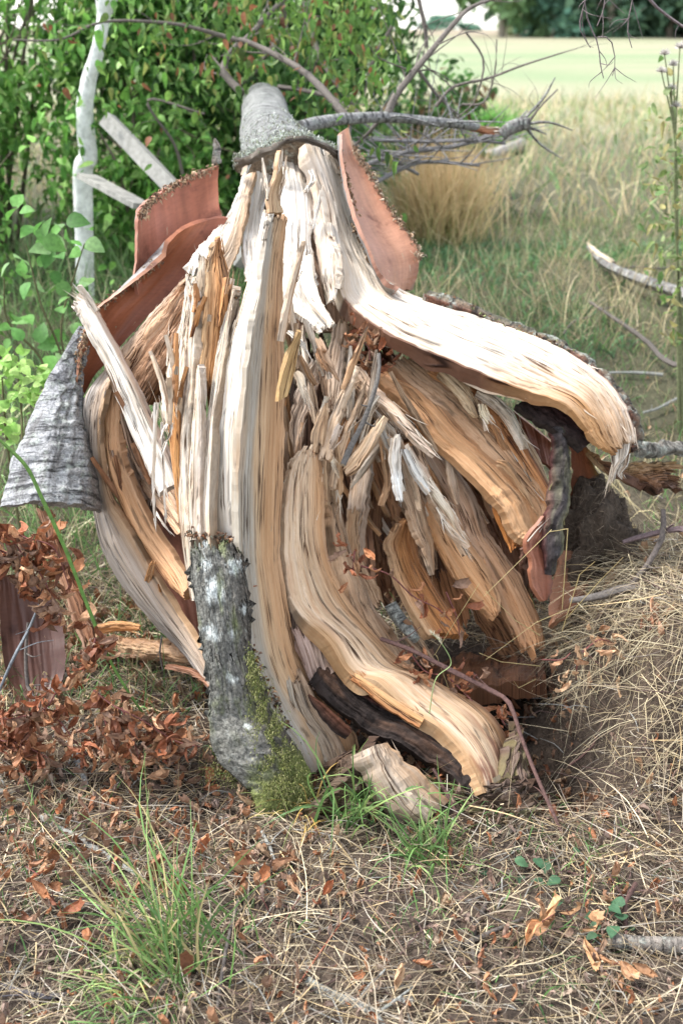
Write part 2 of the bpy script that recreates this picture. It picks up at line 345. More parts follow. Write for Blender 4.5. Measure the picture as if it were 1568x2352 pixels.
def tube_mesh(mb, pts, rad, col, ns=8, n=None, rough=0.0, uvs=1.0, cap=True, band=0.0):
    pts = np.asarray(pts, float); seg = np.linalg.norm(np.diff(pts, axis=0), axis=1).sum()
    n = n or int(np.clip(seg/.03, 6, 90)); C = cr(pts, n); r = spread_pts(rad, len(pts), n)
    d = np.gradient(C, axis=0); d /= np.linalg.norm(d, axis=1, keepdims=True)+1e-9
    up = np.array([0, 0, 1.]) if abs(d[:, 2]).mean() < .8 else np.array([1., 0, 0])
    a = np.cross(d, up); a /= np.linalg.norm(a, axis=1, keepdims=True)+1e-9; b = np.cross(d, a)
    th = np.linspace(0, 2*math.pi, ns+1); sd_ = rng.random()*50
    s = np.linspace(0, seg, n)
    RR = r[:, None]*(1+rough*fbm(np.cos(th)[None, :]*1.5+sd_, np.sin(th)[None, :]*1.5, s[:, None]/max(r.mean()*2.5, .01), 3))
    if band: RR = RR*(1+band*noise(s[:, None]/.012+sd_, np.cos(th)[None, :]*.7, np.sin(th)[None, :]*.7))
    RR[:, -1] = RR[:, 0]
    V = C[:, None]+RR[..., None]*(np.cos(th)[None, :, None]*a[:, None]+np.sin(th)[None, :, None]*b[:, None])
    q = gridfaces(n, ns+1, 0, True); cc = np.array(col)
    if cc.ndim == 1: cc = cc*(1+.15*noise(V[..., 0]*40, V[..., 1]*40, V[..., 2]*40))[..., None]
    U = np.stack([np.broadcast_to(th*r.mean(), (n, ns+1)), np.broadcast_to(s[:, None], (n, ns+1))], -1)
    mb.add(V.reshape(-1, 3), q, np.full(len(q), 4), cc.reshape(-1, 3), U.reshape(-1, 2))
    if cap:
        for e in (0, n-1):
            ring = V[e, :-1]; ctr = C[e]; i = np.arange(ns)
            tri = np.stack([i, (i+1) % ns, np.full(ns, ns)], -1)
            mb.add(np.vstack([ring, ctr]), tri, np.full(ns, 3), np.array(cap if isinstance(cap, tuple) else (np.array(cc).reshape(-1, 3)[0])))
    return C
def spread_pts(rad, m, n):
    rad = np.atleast_1d(np.asarray(rad, float)); return np.interp(np.linspace(0, 1, n), np.linspace(0, 1, len(rad)), rad)
# leaves
def leaf_tmpl(kind='green', k=0):
    if kind == 'green':
        ts = (.14, .36, .62, .84); ws = (.15, .235, .20, .10); V = [(0, 0, 0), (0, 1, -.30)]; F = []
        for t_, w_ in zip(ts, ws): z = -.30*t_*t_; V += [(0, t_, z), (-w_, t_-.03, z+w_*.38), (w_, t_-.03, z+w_*.38)]
        m = lambda i: 2+3*i
        F += [(0, m(0), m(0)+1), (0, m(0)+2, m(0))]
        for i in range(3): F += [(m(i), m(i+1), m(i+1)+1, m(i)+1), (m(i), m(i)+2, m(i+1)+2, m(i+1))]
        F += [(m(3), 1, m(3)+1), (m(3), m(3)+2, 1)]
        return np.array(V, float), np.concatenate(F), [len(f) for f in F]
    r = np.random.default_rng(k+3); nu, nv = 5, 7
    u = np.linspace(-1, 1, nu)[:, None]; v = np.linspace(0, 1, nv)[None, :]
    hw = .33*np.sin(np.pi*np.clip(v, 0, 1)**.8)**.8+.01
    curl = 1.8+2.6*r.random(); ang = u*curl*(.6+.6*v*r.random()); x = hw*np.sin(ang)/max(curl, .5)*1.35; z = hw*(1-np.cos(ang))/max(curl, .5)*1.6
    bend = r.uniform(.8, 3.0); yy = np.sin(v*bend)/bend; zz = (1-np.cos(v*bend))/bend*(1 if r.random() < .7 else -1)
    tw = r.uniform(-1.2, 1.2)*v
    X = x*np.cos(tw)-z*np.sin(tw); Z = x*np.sin(tw)+z*np.cos(tw)+zz; Yv = np.broadcast_to(yy, X.shape)
    nz = r.random((nu, nv))*.10
    V = np.stack([X+nz, Yv+nz*.5, Z+nz*1.6], -1).reshape(-1, 3)
    q = gridfaces(nu, nv); return V, q.ravel(), [4]*len(q)
GT = leaf_tmpl(); DT = [leaf_tmpl('dead', i) for i in range(10)]
def place_leaves(mb, pos, dirs, size, cols, tm=GT, roll=None, flat=None):
    """pos n x 3, dirs = the way each leaf points; flat = mean normal"""
    n = len(pos); V, L, Sz = tm; d = dirs/(np.linalg.norm(dirs, axis=1, keepdims=True)+1e-9)
    up = np.array([0, 0, 1.])+rng.normal(0, .45, (n, 3)) if flat is None else flat
    x = np.cross(d, up); x /= np.linalg.norm(x, axis=1, keepdims=True)+1e-9; z = np.cross(x, d)
    s = np.asarray(size).reshape(-1, 1, 1); cz = 1+rng.normal(0, .9, (n, 1, 1)) if tm is GT else 1.0; cw = rng.uniform(.65, 1.25, (n, 1, 1)) if tm is GT else 1.0
    A = pos[:, None]+s*(cw*V[None, :, 0:1]*x[:, None]+V[None, :, 1:2]*d[:, None]+cz*V[None, :, 2:3]*z[:, None])
    m = len(V); LL = (np.asarray(L)[None]+np.arange(n)[:, None]*m).ravel(); SS = np.tile(Sz, n)
    C = np.repeat(cols, m, 0)
    mb.add(A.reshape(-1, 3), LL, SS, C)
def blades(mb, base, dirs, length, width, droop, cols, k=5, tipc=None, bow=.07):
    """base n x 3; dirs unit-ish; droop bends toward the ground"""
    n = len(base); t = np.linspace(0, 1, k); d = dirs/(np.linalg.norm(dirs, axis=1, keepdims=True)+1e-9)
    C = base[:, None]+d[:, None]*(length[:, None]*t[None])[..., None]
    C[..., 2] -= droop[:, None]*length[:, None]*t[None]**2
    sw = rng.normal(0, 1, (n, 3)); sw = np.cross(d, sw); sw /= np.linalg.norm(sw, axis=1, keepdims=True)+1e-9
    C += sw[:, None]*(length[:, None]*bow*rng.normal(0, 1, (n, 1))*np.sin(t[None]*math.pi))[..., None]
    side = np.cross(d, rng.normal(0, 1, (n, 3))); side /= np.linalg.norm(side, axis=1, keepdims=True)+1e-9
    wv = (width[:, None]*(1-t[None]**2*.85)/2)[..., None]*side[:, None]
    V = np.stack([C-wv, C+wv], 2).reshape(n, -1, 3)
    i = np.arange(k-1); q = np.stack([2*i, 2*i+1, 2*i+3, 2*i+2], -1)
    LL = (q.ravel()[None]+np.arange(n)[:, None]*2*k).ravel()
    CC = np.repeat(cols, 2*k, 0)
    if tipc is not None:
        tt = np.tile(np.repeat(t, 2), n)[:, None]; CC = CC*(1-tt)+np.repeat(tipc, 2*k, 0)*tt
    mb.add(V.reshape(-1, 3), LL, np.full(n*(k-1), 4), CC)
def pick(pal, n, var=.15):
    p = np.array(pal); return p[rng.integers(0, len(p), n)]*(1+rng.normal(0, var, (n, 1)))

# ================================================================== the setting
def axis(segs):
    out = []
    for a, b, st in segs: out.append(np.arange(a, b, st))
    return np.unique(np.concatenate(out))
xs = axis([(-260, -40, 20), (-40, -8, 2), (-8, -2, .25), (-2, -.95, .06), (-.95, 1.35, .018), (1.35, 2.6, .06), (2.6, 9, .25), (9, 40, 2), (40, 261, 20)])
ys = axis([(-2, .8, .2), (.8, 1.1, .04), (1.1, 3.2, .018), (3.2, 5, .06), (5, 12, .25), (12, 60, 2), (60, 420, 20)])
X, Y_ = np.meshgrid(xs, ys, indexing='ij'); Z = height(X, Y_)
near = sst(4, 3, Y_)*sst(1.8, 1.2, abs(X))
Z = Z + near*.010*fbm(X*22, Y_*22, 0, 4)
soil = np.array((.065, .047, .036)); litter = np.array((.12, .088, .064)); field = np.array((.43, .38, .26)); fgreen = np.array((.27, .34, .18)); verge = np.array((.12, .115, .065))
q = np.clip(.5+.8*fbm(X*6, Y_*6, 3), 0, 1)[..., None]; C = soil*(1-q)+litter*q
q = sst(2.8, 4.5, Y_)[..., None]; C = C*(1-q)+verge*q
gq = np.clip(.45+.6*noise(X/25+3, Y_/6, 5)+.7*noise(X/9, Y_/1.6, 2)+.4*noise(X/2.5, Y_/.9, 7)+.3*sst(5, -15, X-0.12*Y_), 0, 1)[..., None]
q = sst(11, 15, Y_)[..., None]; C = C*(1-q)+(field*(1-gq)+fgreen*gq)*q
q = sst(70, 95, Y_)[..., None]; C = C*(1-q)+np.array((.34, .28, .19))*q
fq = gridfaces(len(xs), len(ys))
build('ground', np.stack([X, Y_, Z], -1).reshape(-1, 3), fq, np.full(len(fq), 4), C.reshape(-1, 3), M['soil'], kind='structure')

# ================================================================== the broken tree
b0 = P(700, 1800, 2.08); 
TREE = empty('broken_cherry_tree', (b0[0], b0[1]+.2, 0), 'storm-broken cherry tree, its stump torn into pale splinters and red bark', 'tree')
# --- dark wood panels added behind the splinters; their dark colour paints the cavity's shade
S('cavity_shade_panel', 0, [(560, 1640, 1250, 1560), (600, 1450, 1250, 1440), (600, 1200, 1200, 1210), (640, 1000, 1090, 1010), (680, 860, 920, 850), (700, 750, 880, 755)], (2.42, 2.8, 2.98, 2.98, 2.96, 2.96), (.0, .0), mat='rough', th=.05, col=((0, (.05, .03, .02)), (.5, (.16, .075, .035)), (1, (.20, .09, .045))), lump=.006, groove=.006, pitch=.02)
S('cavity_shade_panel', 0, [(640, 1560, 850, 1500), (645, 1300, 860, 1260), (650, 1050, 820, 1040), (660, 800, 800, 800)], (2.42, 2.6, 2.72, 2.85), 0, mat='rough', th=.03, col=((0, (.04, .025, .018)), (1, (.22, .11, .06))), groove=.005, pitch=.015)
S('cavity_shade_panel', 0, [(640, 760, 800, 760), (590, 640, 790, 640), (570, 520, 760, 520), (560, 390, 745, 370)], (3.05, 3.12, 3.25, 3.4), 0, mat='rough', th=.03, col=((0, (.2, .12, .08)), (1, (.26, .16, .1))), groove=.005, pitch=.015)
# --- upper torn wood hanging from the fallen trunk
S('wood_slab', 0, [(552, 402, 792, 400), (562, 378, 786, 378), (585, 356, 772, 356), (625, 338, 745, 336), (660, 328, 715, 326)], (3.26, 3.27, 3.28, 3.3, 3.3), 0, mat='fresh', th=.02, bulge=.02, jag=0, tooth=0, col=((0, PALE), (.3, CREAM), (1, CREAM)), rag=.002)
S('wood_slab', 3, [(470, 250, 660, 170), (455, 500, 570, 480), (445, 700, 545, 690), (470, 860, 510, 860), (478, 930, 490, 925)], (3.28, 3.12, 2.95, 2.84, 2.8), .04, mat='fresh', th=.02, bulge=.012, col=((0, WHITE), (1, WHITE)), jag=.04, alt=PALE, altamt=.2)
S('wood_slab', 3, [(640, 180, 795, 200), (670, 400, 850, 390), (690, 700, 865, 680), (690, 950, 885, 920), (760, 1100, 890, 1040), (860, 1180, 935, 1130), (930, 1240, 960, 1215)], (3.28, 3.1, 2.93, 2.8, 2.74, 2.7, 2.66), .05, mat='fresh', th=.02, bulge=.014, col=((0, WHITE), (1, WHITE)), jag=.05, fray=12, rag=.008)
S('splinter', 3, [(780, 800, 870, 760), (800, 900, 880, 900), (850, 1040, 910, 1010), (930, 1140, 960, 1110), (1005, 1210, 1003, 1195)], (2.84, 2.78, 2.72, 2.66, 2.62), .02, mat='fresh', th=.014, bulge=.008, col=((0, WHITE), (1, CREAM)), jag=.05)
S('wood_slab', 3, [(800, 150, 880, 170), (830, 300, 900, 300), (855, 500, 935, 520), (875, 650, 960, 640), (895, 750, 1000, 730), (920, 900, 1010, 880), (960, 1010, 990, 1000)], (3.27, 3.15, 3.03, 2.95, 2.9, 2.84, 2.8), (-.05, -.08), mat='fresh', th=.02, bulge=-.01, col=((0, (.5, .42, .36)), (1, CREAM)), jag=.06, rag=.006)
S('wood_slab', 3, [(910, 560, 1010, 600), (930, 760, 1045, 740), (925, 880, 1035, 850), (960, 1000, 1020, 960), (975, 1060, 1000, 1040)], (2.98, 2.9, 2.84, 2.8, 2.77), .03, mat='fresh', th=.02, bulge=.012, col=((0, CREAM), (1, WHITE)), jag=.06)
W('splinter', 3, [(850, 240, 30), (870, 300, 28), (835, 355, 22), (820, 370, 14)], (3.1, 3.08, 3.04, 3.02), th=.008, col=((0, WHITE), (1, WHITE)))
W('splinter', 3, [(925, 330, 8), (905, 440, 22), (880, 560, 22), (868, 600, 8)], (3.0, 2.97, 2.94, 2.92), th=.008, col=((0, WHITE), (1, WHITE)))
# left shoulder from the collar down to the ragged edge
S('wood_slab', 3, [(440, 280, 520, 240), (400, 400, 480, 400), (330, 540, 450, 560), (230, 650, 400, 760), (120, 790, 320, 900), (100, 830, 240, 960)], (3.25, 3.1, 3.0, 2.86, 2.75, 2.7), (-.02, -.06), mat='fresh', th=.022, bulge=.015, col=((0, WHITE), (.3, WHITE), (.55, PALE), (1, (.42, .3, .2))), jag=.07, fray=14, rag=.006)
# --- the long hinge slab sweeping right
def hinge_col(u, v, um, vm, C):
    ck = ((u < .02+.012*noise(vm/.05, 3)) & (v > .36) & (v < .80))[..., None]; C = np.where(ck, np.array((.16, .08, .05)), C)
    rl = (np.clip(fbm(um/.004, vm/.05, 6, 2)-.25, 0, 1)*2*np.clip((v-.4)/.2, 0, 1))[..., None]; C = C*(1-.55*np.clip(rl, 0, 1))
    k = np.clip((v-.62)/.25+.25*noise(um/.02, vm/.15, 9), 0, 1)*np.clip(1.15-u*.9, 0, 1)
    C = C*(1-k[..., None])+np.array((.56, .33, .16))*k[..., None]
    ed = np.clip((u-.93)/.06+.3*noise(um/.01, vm/.02, 3), 0, 1)*np.clip((v-.45)/.1, 0, 1); C = C*(1-ed[..., None])+np.array((.16, .07, .04))*ed[..., None]
    return C
E = [(700, 330, 785, 380), (714, 372, 802, 455), (738, 450, 826, 540), (752, 530, 862, 620), (775, 600, 905, 660), (784, 680, 975, 690), (835, 730, 1040, 708), (905, 775, 1110, 726), (1010, 820, 1195, 758), (1110, 860, 1280, 793), (1200, 895, 1350, 838), (1290, 925, 1405, 885), (1335, 970, 1442, 940), (1362, 1010, 1458, 995), (1400, 1048, 1462, 1035)]
S('hinge_slab', 0, E, (3.3, 3.22, 3.12, 3.02, 2.95, 2.88, 2.82, 2.76, 2.7, 2.65, 2.6, 2.56, 2.53, 2.51, 2.50), (.16, .14, .1, .1, .12, .18, .2, .2, .16, .12, .08, .05, .04), mat='fresh', th=.045, bulge=.022, col=((0, (.70, .60, .50)), (.25, (.76, .70, .62)), (1, (.78, .73, .66))), groove=.0024, pitch=.007, step=.0014, ckt=.3, jag=.03, fray=16, fl=.05, colf=hinge_col, rag=.004, label='wide bleached wood slab that sweeps to the right and curls under')
S('wood_slab', 5, [(60, 290, 120, 250), (200, 362, 340, 325), (400, 440, 560, 440), (600, 540, 740, 530), (720, 590, 820, 580), (860, 640, 872, 620)], (2.82, 2.76, 2.68, 2.62, 2.58, 2.55), (.03, .05, .06, .05, .02), mat='fresh', th=.022, bulge=.01, col=((0, CREAM), (.5, CREAM), (1, WHITE)), col2=((0, TAN), (1, CREAM)), cp=2, jag=.05, fray=8, label='pale flap split from the hinge slab along a long crack')
W('splinter', 5, [(200, 375, 30), (350, 430, 46), (500, 510, 56), (620, 570, 40), (700, 605, 16)], (2.8, 2.74, 2.68, 2.65, 2.62), (-.06,), th=.014, bulge=-.006, col=((0, OCH), (1, TAN)))
S('charred_patch', 5, [(800, 655, 870, 605), (880, 720, 960, 640), (960, 765, 1040, 700), (1040, 800, 1110, 770), (1110, 865, 1150, 830)], (2.60, 2.57, 2.55, 2.53, 2.52), (.05,), mat='char', th=.02, col=((0, CHAR), (1, (.035, .015, .015))), lump=.004, rag=.008, jagb=.05, label='charred black heartwood under the curled end')
S('bark_edge', 5, [(370, 160, 400, 140), (560, 225, 575, 188), (720, 310, 760, 268), (900, 365, 935, 330), (1050, 425, 1075, 405), (1170, 510, 1195, 495), (1260, 605, 1285, 590), (1320, 690, 1345, 680), (1340, 780, 1375, 770), (1330, 880, 1385, 860)], (2.88, 2.84, 2.8, 2.76, 2.72, 2.68, 2.65, 2.62, 2.6, 2.58), .03, mat='bark', th=.02, bulge=.004, col=((0, (.17, .07, .04)), (.6, (.2, .15, .1)), (1, (.13, .13, .09))), lump=.006, rag=.01, jag=.02, label='thin torn edge of dark mossy bark')
S('splinter', 5, [(1230, 880, 1330, 800), (1240, 930, 1310, 890), (1235, 980, 1260, 960), (1240, 1020, 1255, 1015)], (2.52, 2.5, 2.49, 2.48), th=.01, col=((0, CREAM), (1, WHITE)), fray=10, jag=.2)
W('splinter', 5, [(1310, 850, 30), (1300, 930, 26), (1280, 970, 22), (1290, 998, 14)], (2.54, 2.52, 2.51, 2.5), th=.008, col=((0, WHITE), (1, TAN)), jag=.2)
S('bark_sheet', 5, [(1140, 870, 1210, 930), (1250, 950, 1360, 1000), (1340, 930, 1440, 1050), (1440, 920, 1500, 1040), (1600, 930, 1620, 1050)], (2.6, 2.62, 2.64, 2.68, 2.75), (.0,), mat='rough', th=.03, col=((0, (.3, .2, .1)), (.6, (.28, .15, .08)), (1, (.12, .06, .04))), lump=.008, rag=.014, label='broken brown wood end pointing right')
W('bark_scale', 5, [(1360, 870, 50), (1440, 870, 70), (1520, 860, 60), (1600, 870, 50)], (2.66, 2.7, 2.74, 2.8), mat='bark', th=.02, bulge=.01, col=((0, (.3, .3, .26)), (1, (.25, .22, .18))), lump=.01, rag=.012)
# red inner bark sheets
S('bark_sheet', 3, [(1045, 20, 1085, -20), (1048, 140, 1125, 110), (1065, 250, 1200, 230), (1095, 400, 1290, 400), (1140, 540, 1395, 560), (1200, 680, 1490, 690), (1260, 830, 1520, 790), (1320, 920, 1505, 880), (1400, 960, 1480, 975)], (3.35, 3.28, 3.2, 3.12, 3.05, 3.0, 2.97, 2.95, 2.94), (.10, .16, .18, .2, .2), mat='inner', th=.012, bulge=-.035, groove=.0003, wav=.003, rag=.006, jag=.03, col=((0, (.42, .22, .15)), (.4, (.47, .24, .16)), (.8, (.52, .27, .17)), (.97, (.42, .2, .12)), (1, (.3, .2, .13))), back=GBARK, fray=26, fl=.016, fw='edge', fc=(.5, .38, .26), label='pinkish inner bark sheet peeled away right of the hinge')
S('bark_sheet', 1, [(638, 400, 1005, 160), (636, 450, 1000, 230), (634, 520, 1003, 310), (628, 600, 1020, 390), (625, 680, 1010, 450), (640, 760, 960, 520)], (2.98, 2.97, 2.95, 2.93, 2.9, 2.88), (.28, .26, .24, .2), mat='inner', th=.012, bulge=-.06, groove=.0003, wav=.003, rag=.004, jagb=.02, col=((0, (.46, .20, .13)), (.3, (.52, .2, .13)), (.75, (.44, .155, .085)), (1, (.34, .12, .065))), back=GBARK, fray=8, fl=.02, fw='edge', fc=(.5, .38, .26), label='broad red inner bark sheet standing up on the left')
S('bark_sheet', 1, [(760, 580, 1050, 400), (690, 640, 980, 500), (620, 692, 890, 630), (520, 765, 790, 740), (440, 835, 680, 850), (395, 930, 600, 940), (372, 1040, 520, 1040), (358, 1150, 440, 1120), (352, 1250, 375, 1240)], (2.90, 2.87, 2.84, 2.8, 2.76, 2.74, 2.72, 2.7, 2.7), (.18, .16, .12, .1, .1, .08), mat='inner', th=.012, bulge=-.04, groove=.0003, wav=.003, rag=.004, jag=.02, col=((0, (.42, .19, .10)), (.2, (.44, .17, .085)), (.7, (.38, .13, .065)), (1, (.27, .09, .05))), back=GBARK, fray=14, fl=.012, fw='edge', fc=(.5, .38, .26), label='long red inner bark sheet running down to the bark roll')
S('bark_scale', 1, [(965, 165, 1010, 150), (970, 110, 1012, 100), (978, 60, 1008, 70), (985, 35, 992, 38)], (3.1, 3.1, 3.1, 3.1), mat='bark', th=.014, col=((0, (.4, .36, .3)), (1, (.5, .45, .4))), lump=.006, rag=.01, label='curled grey bark tip above the red sheet')
# lichen grey bark roll, lower left
S('bark_roll', 0, [(3, 1164, 234, 1180), (20, 1100, 228, 1110), (45, 1030, 215, 1040), (75, 960, 195, 965), (110, 890, 182, 895), (150, 820, 188, 825), (192, 750, 200, 755)], (2.50, 2.54, 2.58, 2.62, 2.66, 2.7, 2.76), (.10, .1, .08, .05), mat='bark', th=.018, bulge=.09, groove=.002, ridge=.006, wav=.008, jagb=.05, alt=(.16, .15, .14), altamt=.7, jag=.02, rag=.006, col=((0, (.42, .42, .43)), (.5, (.50, .50, .49)), (1, (.33, .31, .3))), back=(.24, .1, .06), label='curled roll of ridged grey bark at the left')
# panel of weathered wood behind the leaning stick
S('wood_slab', 1, [(545, 1020, 650, 1270), (590, 960, 690, 1190), (650, 890, 750, 1090), (740, 790, 800, 990), (820, 700, 850, 880), (885, 640, 900, 760)], (2.68, 2.69, 2.7, 2.71, 2.73, 2.75), (-.08,), mat='rough', th=.03, bulge=.02, col=((0, (0.688, 0.540, 0.420)), (.35, (0.625, 0.414, 0.273)), (1, (0.450, 0.253, 0.147))), groove=.005, pitch=.012, lump=.004)
S('wood_slab', 1, [(640, 1260, 720, 1260), (680, 1170, 780, 1200), (740, 1060, 830, 1080), (800, 960, 850, 980)], (2.76,), 0, mat='rough', th=.03, col=((0, (0.375, 0.207, 0.116)), (1, (0.375, 0.207, 0.105))), groove=.005, pitch=.012, lump=.004)
# hoops of split wood, lower left
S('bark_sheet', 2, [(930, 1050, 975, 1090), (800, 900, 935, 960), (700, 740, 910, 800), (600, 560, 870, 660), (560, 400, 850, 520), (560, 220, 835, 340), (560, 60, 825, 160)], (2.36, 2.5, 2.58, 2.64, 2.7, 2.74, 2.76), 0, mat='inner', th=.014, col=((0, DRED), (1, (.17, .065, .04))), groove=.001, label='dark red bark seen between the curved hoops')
S('wood_slab', 2, [(985, 1215, 1000, 1205), (930, 1130, 960, 1060), (835, 1000, 880, 910), (690, 850, 770, 740), (560, 690, 670, 570), (470, 520, 575, 410), (425, 330, 500, 280), (405, 150, 468, 120), (385, -20, 462, -20), (370, -110, 475, -130), (395, -180, 500, -230), (450, -240, 560, -320), (500, -300, 600, -380)], (2.24, 2.3, 2.38, 2.46, 2.52, 2.56, 2.58, 2.6, 2.61, 2.62, 2.64, 2.68, 2.72), (-.03, -.04), mat='fresh', step=.0012, ckt=.35, th=.02, bulge=.014, col=((0, (0.242, 0.218, 0.204)), (.35, (0.441, 0.404, 0.375)), (.75, (0.399, 0.328, 0.272)), (1, (0.525, 0.361, 0.227))), groove=.0035, pitch=.012, label='outermost curved hoop of grey split wood', jagb=.03)
S('wood_slab', 2, [(850, 760, 862, 700), (780, 690, 850, 640), (700, 590, 780, 530), (620, 470, 690, 400), (560, 340, 620, 250), (510, 210, 570, 130), (485, 90, 550, 40), (470, -30, 545, -60), (480, -160, 556, -190), (520, -230, 560, -300)], (2.40, 2.44, 2.5, 2.54, 2.57, 2.59, 2.61, 2.63, 2.65, 2.68), (-.02,), mat='fresh', step=.0012, ckt=.35, th=.022, bulge=.012, col=((0, (0.575, 0.310, 0.158)), (.4, (0.775, 0.460, 0.252)), (1, (0.525, 0.322, 0.189))), groove=.003, label='inner curved hoop of tan split wood')
W('splinter', 2, [(840, 640, 30), (740, 520, 34), (650, 360, 34), (590, 230, 30), (550, 80, 22)], (2.48, 2.52, 2.58, 2.62, 2.65), th=.016, col=((0, (0.525, 0.310, 0.179)), (1, (0.625, 0.437, 0.294))))
for rr in ([(825, 450, 26), (740, 330, 30), (660, 230, 26), (560, 90, 18)], [(825, 400, 26), (760, 300, 28), (690, 190, 26), (640, 130, 20), (550, 60, 10)], [(822, 350, 20), (760, 240, 26), (700, 160, 20), (620, 110, 12)], [(825, 300, 20), (790, 230, 34), (700, 60, 44), (600, -150, 40), (560, -250, 20)]):
    W('splinter', 2, rr, (2.46, 2.56, 2.62, 2.68), (-.01,), th=.012, col=((0, (0.625, 0.414, 0.284)), (1, (0.750, 0.552, 0.399))), jag=.03)
W('splinter', 2, [(675, 670, 30), (695, 610, 24), (712, 575, 8)], (2.48, 2.47, 2.46), th=.008, col=((0, ORA), (1, TAN)), jag=.2)
W('splinter', 2, [(560, 470, 30), (575, 420, 26), (572, 380, 16)], (2.56, 2.57, 2.57), th=.008, col=((0, (0.500, 0.230, 0.105)), (1, ORA)), jag=.2)
W('splinter', 2, [(780, 800, 14), (745, 740, 12), (725, 680, 3)], (2.47, 2.46, 2.45), th=.005, col=((0, ORA), (1, ORA)))
# leaning white stick
W('splinter', 1, [(790, 1640, 120), (745, 1530, 130), (660, 1350, 120), (590, 1190, 106), (520, 1040, 92), (440, 890, 80), (390, 800, 66), (350, 770, 60)], (2.44, 2.48, 2.54, 2.58, 2.62, 2.65, 2.67, 2.68), (.03,), mat='fresh', th=.028, bulge=.012, col=((0, WHITE), (.62, WHITE), (.7, (.5, .4, .34)), (1, (.48, .37, .3))), jag=.10, fray=12, fl=.05, groove=.0012, label='long white splinter leaning left with a frayed tip')
W('splinter', 1, [(440, 830, 20), (400, 770, 26), (370, 725, 24), (352, 712, 8)], (2.65, 2.66, 2.66, 2.66), th=.008, col=((0, WHITE), (1, CREAM)), jag=.15)
# --- planks left of the post
S('splinter', 1, [(830, 1640, 870, 1640), (790, 1420, 835, 1420), (735, 1300, 840, 1280), (745, 1200, 850, 1180), (775, 1050, 868, 1050), (805, 960, 872, 960), (830, 860, 885, 850), (850, 740, 895, 730), (880, 660, 905, 660)], (2.36, 2.42, 2.45, 2.48, 2.52, 2.54, 2.57, 2.6, 2.63), (-.04,), th=.02, bulge=.008, col=((0, WHITE), (.4, CREAM), (1, PALE)), rag=.01, jag=.03, jagb=.05, fray=26, fl=.11, fw='edge', fc=CREAM)
W('splinter', 2, [(835, 420, 18), (818, 250, 26), (800, 50, 34), (795, -80, 42), (800, -180, 30)], (2.34, 2.37, 2.40, 2.42, 2.44), (-.02,), th=.012, col=((0, ORA), (1, (.6, .32, .12))), jag=.12, fray=6)
for rr in ([(718, -150, 22), (712, 0, 16), (705, 180, 16), (708, 330, 16), (718, 415, 4)], [(745, -60, 14), (752, 150, 9), (758, 330, 8), (765, 400, 2)], [(708, 340, 12), (735, 385, 9), (778, 442, 2)], [(880, -690, 8), (858, -740, 10), (862, -650, 8), (872, -580, 3)], [(775, -70, 10), (755, -30, 10), (735, 20, 3)], [(790, -60, 10), (780, 0, 10), (742, 60, 3)]):
    W('splinter', 2, rr, (2.40, 2.38, 2.36, 2.35), th=.003, col=((0, WHITE), (1, CREAM)), jag=0, wav=.001, groove=.0005)
S('splinter', 2, [(880, 760, 890, 760), (835, 480, 875, 470), (822, 250, 868, 250), (820, 0, 865, 0), (845, -200, 880, -200), (862, -400, 890, -400), (880, -600, 908, -600), (890, -740, 925, -740)], (2.26, 2.31, 2.35, 2.39, 2.42, 2.46, 2.5, 2.53), (-.03,), th=.02, col=((0, (.5, .38, .3)), (.3, CREAM), (1, CREAM)), groove=.0015)
S('splinter', 2, [(868, 480, 920, 480), (864, 300, 918, 300), (872, 100, 922, 100), (885, -80, 925, -80), (900, -250, 920, -250), (905, -330, 910, -330)], (2.27, 2.31, 2.34, 2.37, 2.4, 2.42), (-.02,), th=.02, bulge=.004, col=((0, CREAM), (1, (.6, .52, .45))), groove=.0015, jag=.08)
S('splinter', 1, [(905, 1720, 955, 1720), (880, 1400, 935, 1400), (868, 1150, 930, 1160), (880, 900, 940, 900), (895, 730, 950, 730), (908, 640, 950, 640), (912, 560, 945, 580)], (2.32, 2.39, 2.44, 2.48, 2.51, 2.53, 2.55), (-.01,), th=.02, bulge=.004, col=((0, CREAM), (.15, (.43, .38, .31)), (.8, (.40, .34, .27)), (1, TAN)), groove=.0015, jag=.02)
S('splinter', 1, [(905, 1330, 1010, 1300), (915, 1150, 1020, 1150), (930, 1000, 1045, 1000), (940, 850, 1060, 860), (950, 720, 1065, 740), (955, 620, 1040, 620), (975, 560, 1020, 540), (995, 480, 1012, 470)], (2.40, 2.42, 2.45, 2.48, 2.51, 2.54, 2.56, 2.58), (.02,), th=.025, bulge=.006, col=((0, (.5, .36, .22)), (.4, ORA), (1, (.52, .29, .14))), jagb=.12, jag=.08, fray=14, fl=.05, fc=(.55, .3, .14), label='orange faced splinter beside the central post')
S('splinter', 1, [(1005, 900, 1060, 880), (1020, 800, 1080, 800), (1035, 700, 1075, 720), (1050, 640, 1070, 690)], (2.46, 2.48, 2.5, 2.52), .02, th=.012, col=((0, ORA), (1, (.6, .36, .2))), jag=.3, fray=12, fc=(.6, .4, .25))
S('splinter', 2, [(925, 560, 975, 560), (922, 450, 966, 455), (930, 250, 965, 250), (940, 50, 975, 50), (955, -100, 985, -100), (975, -250, 1015, -250), (1000, -400, 1040, -400), (1020, -500, 1055, -500), (1050, -600, 1070, -600), (1070, -690, 1078, -690)], (2.24, 2.27, 2.31, 2.34, 2.37, 2.40, 2.43, 2.45, 2.47, 2.49), (-.02,), th=.024, col=((0, CREAM), (.7, CREAM), (1, (.42, .34, .26))), groove=.0012, jag=.02)
W('splinter', 1, [(1010, 1330, 60), (1040, 1150, 56), (1065, 1000, 50), (1080, 930, 30), (1090, 895, 14)], (2.38, 2.41, 2.44, 2.46, 2.47), th=.012, col=((0, TAN), (1, (.66, .42, .2))), jag=.15, fray=8)
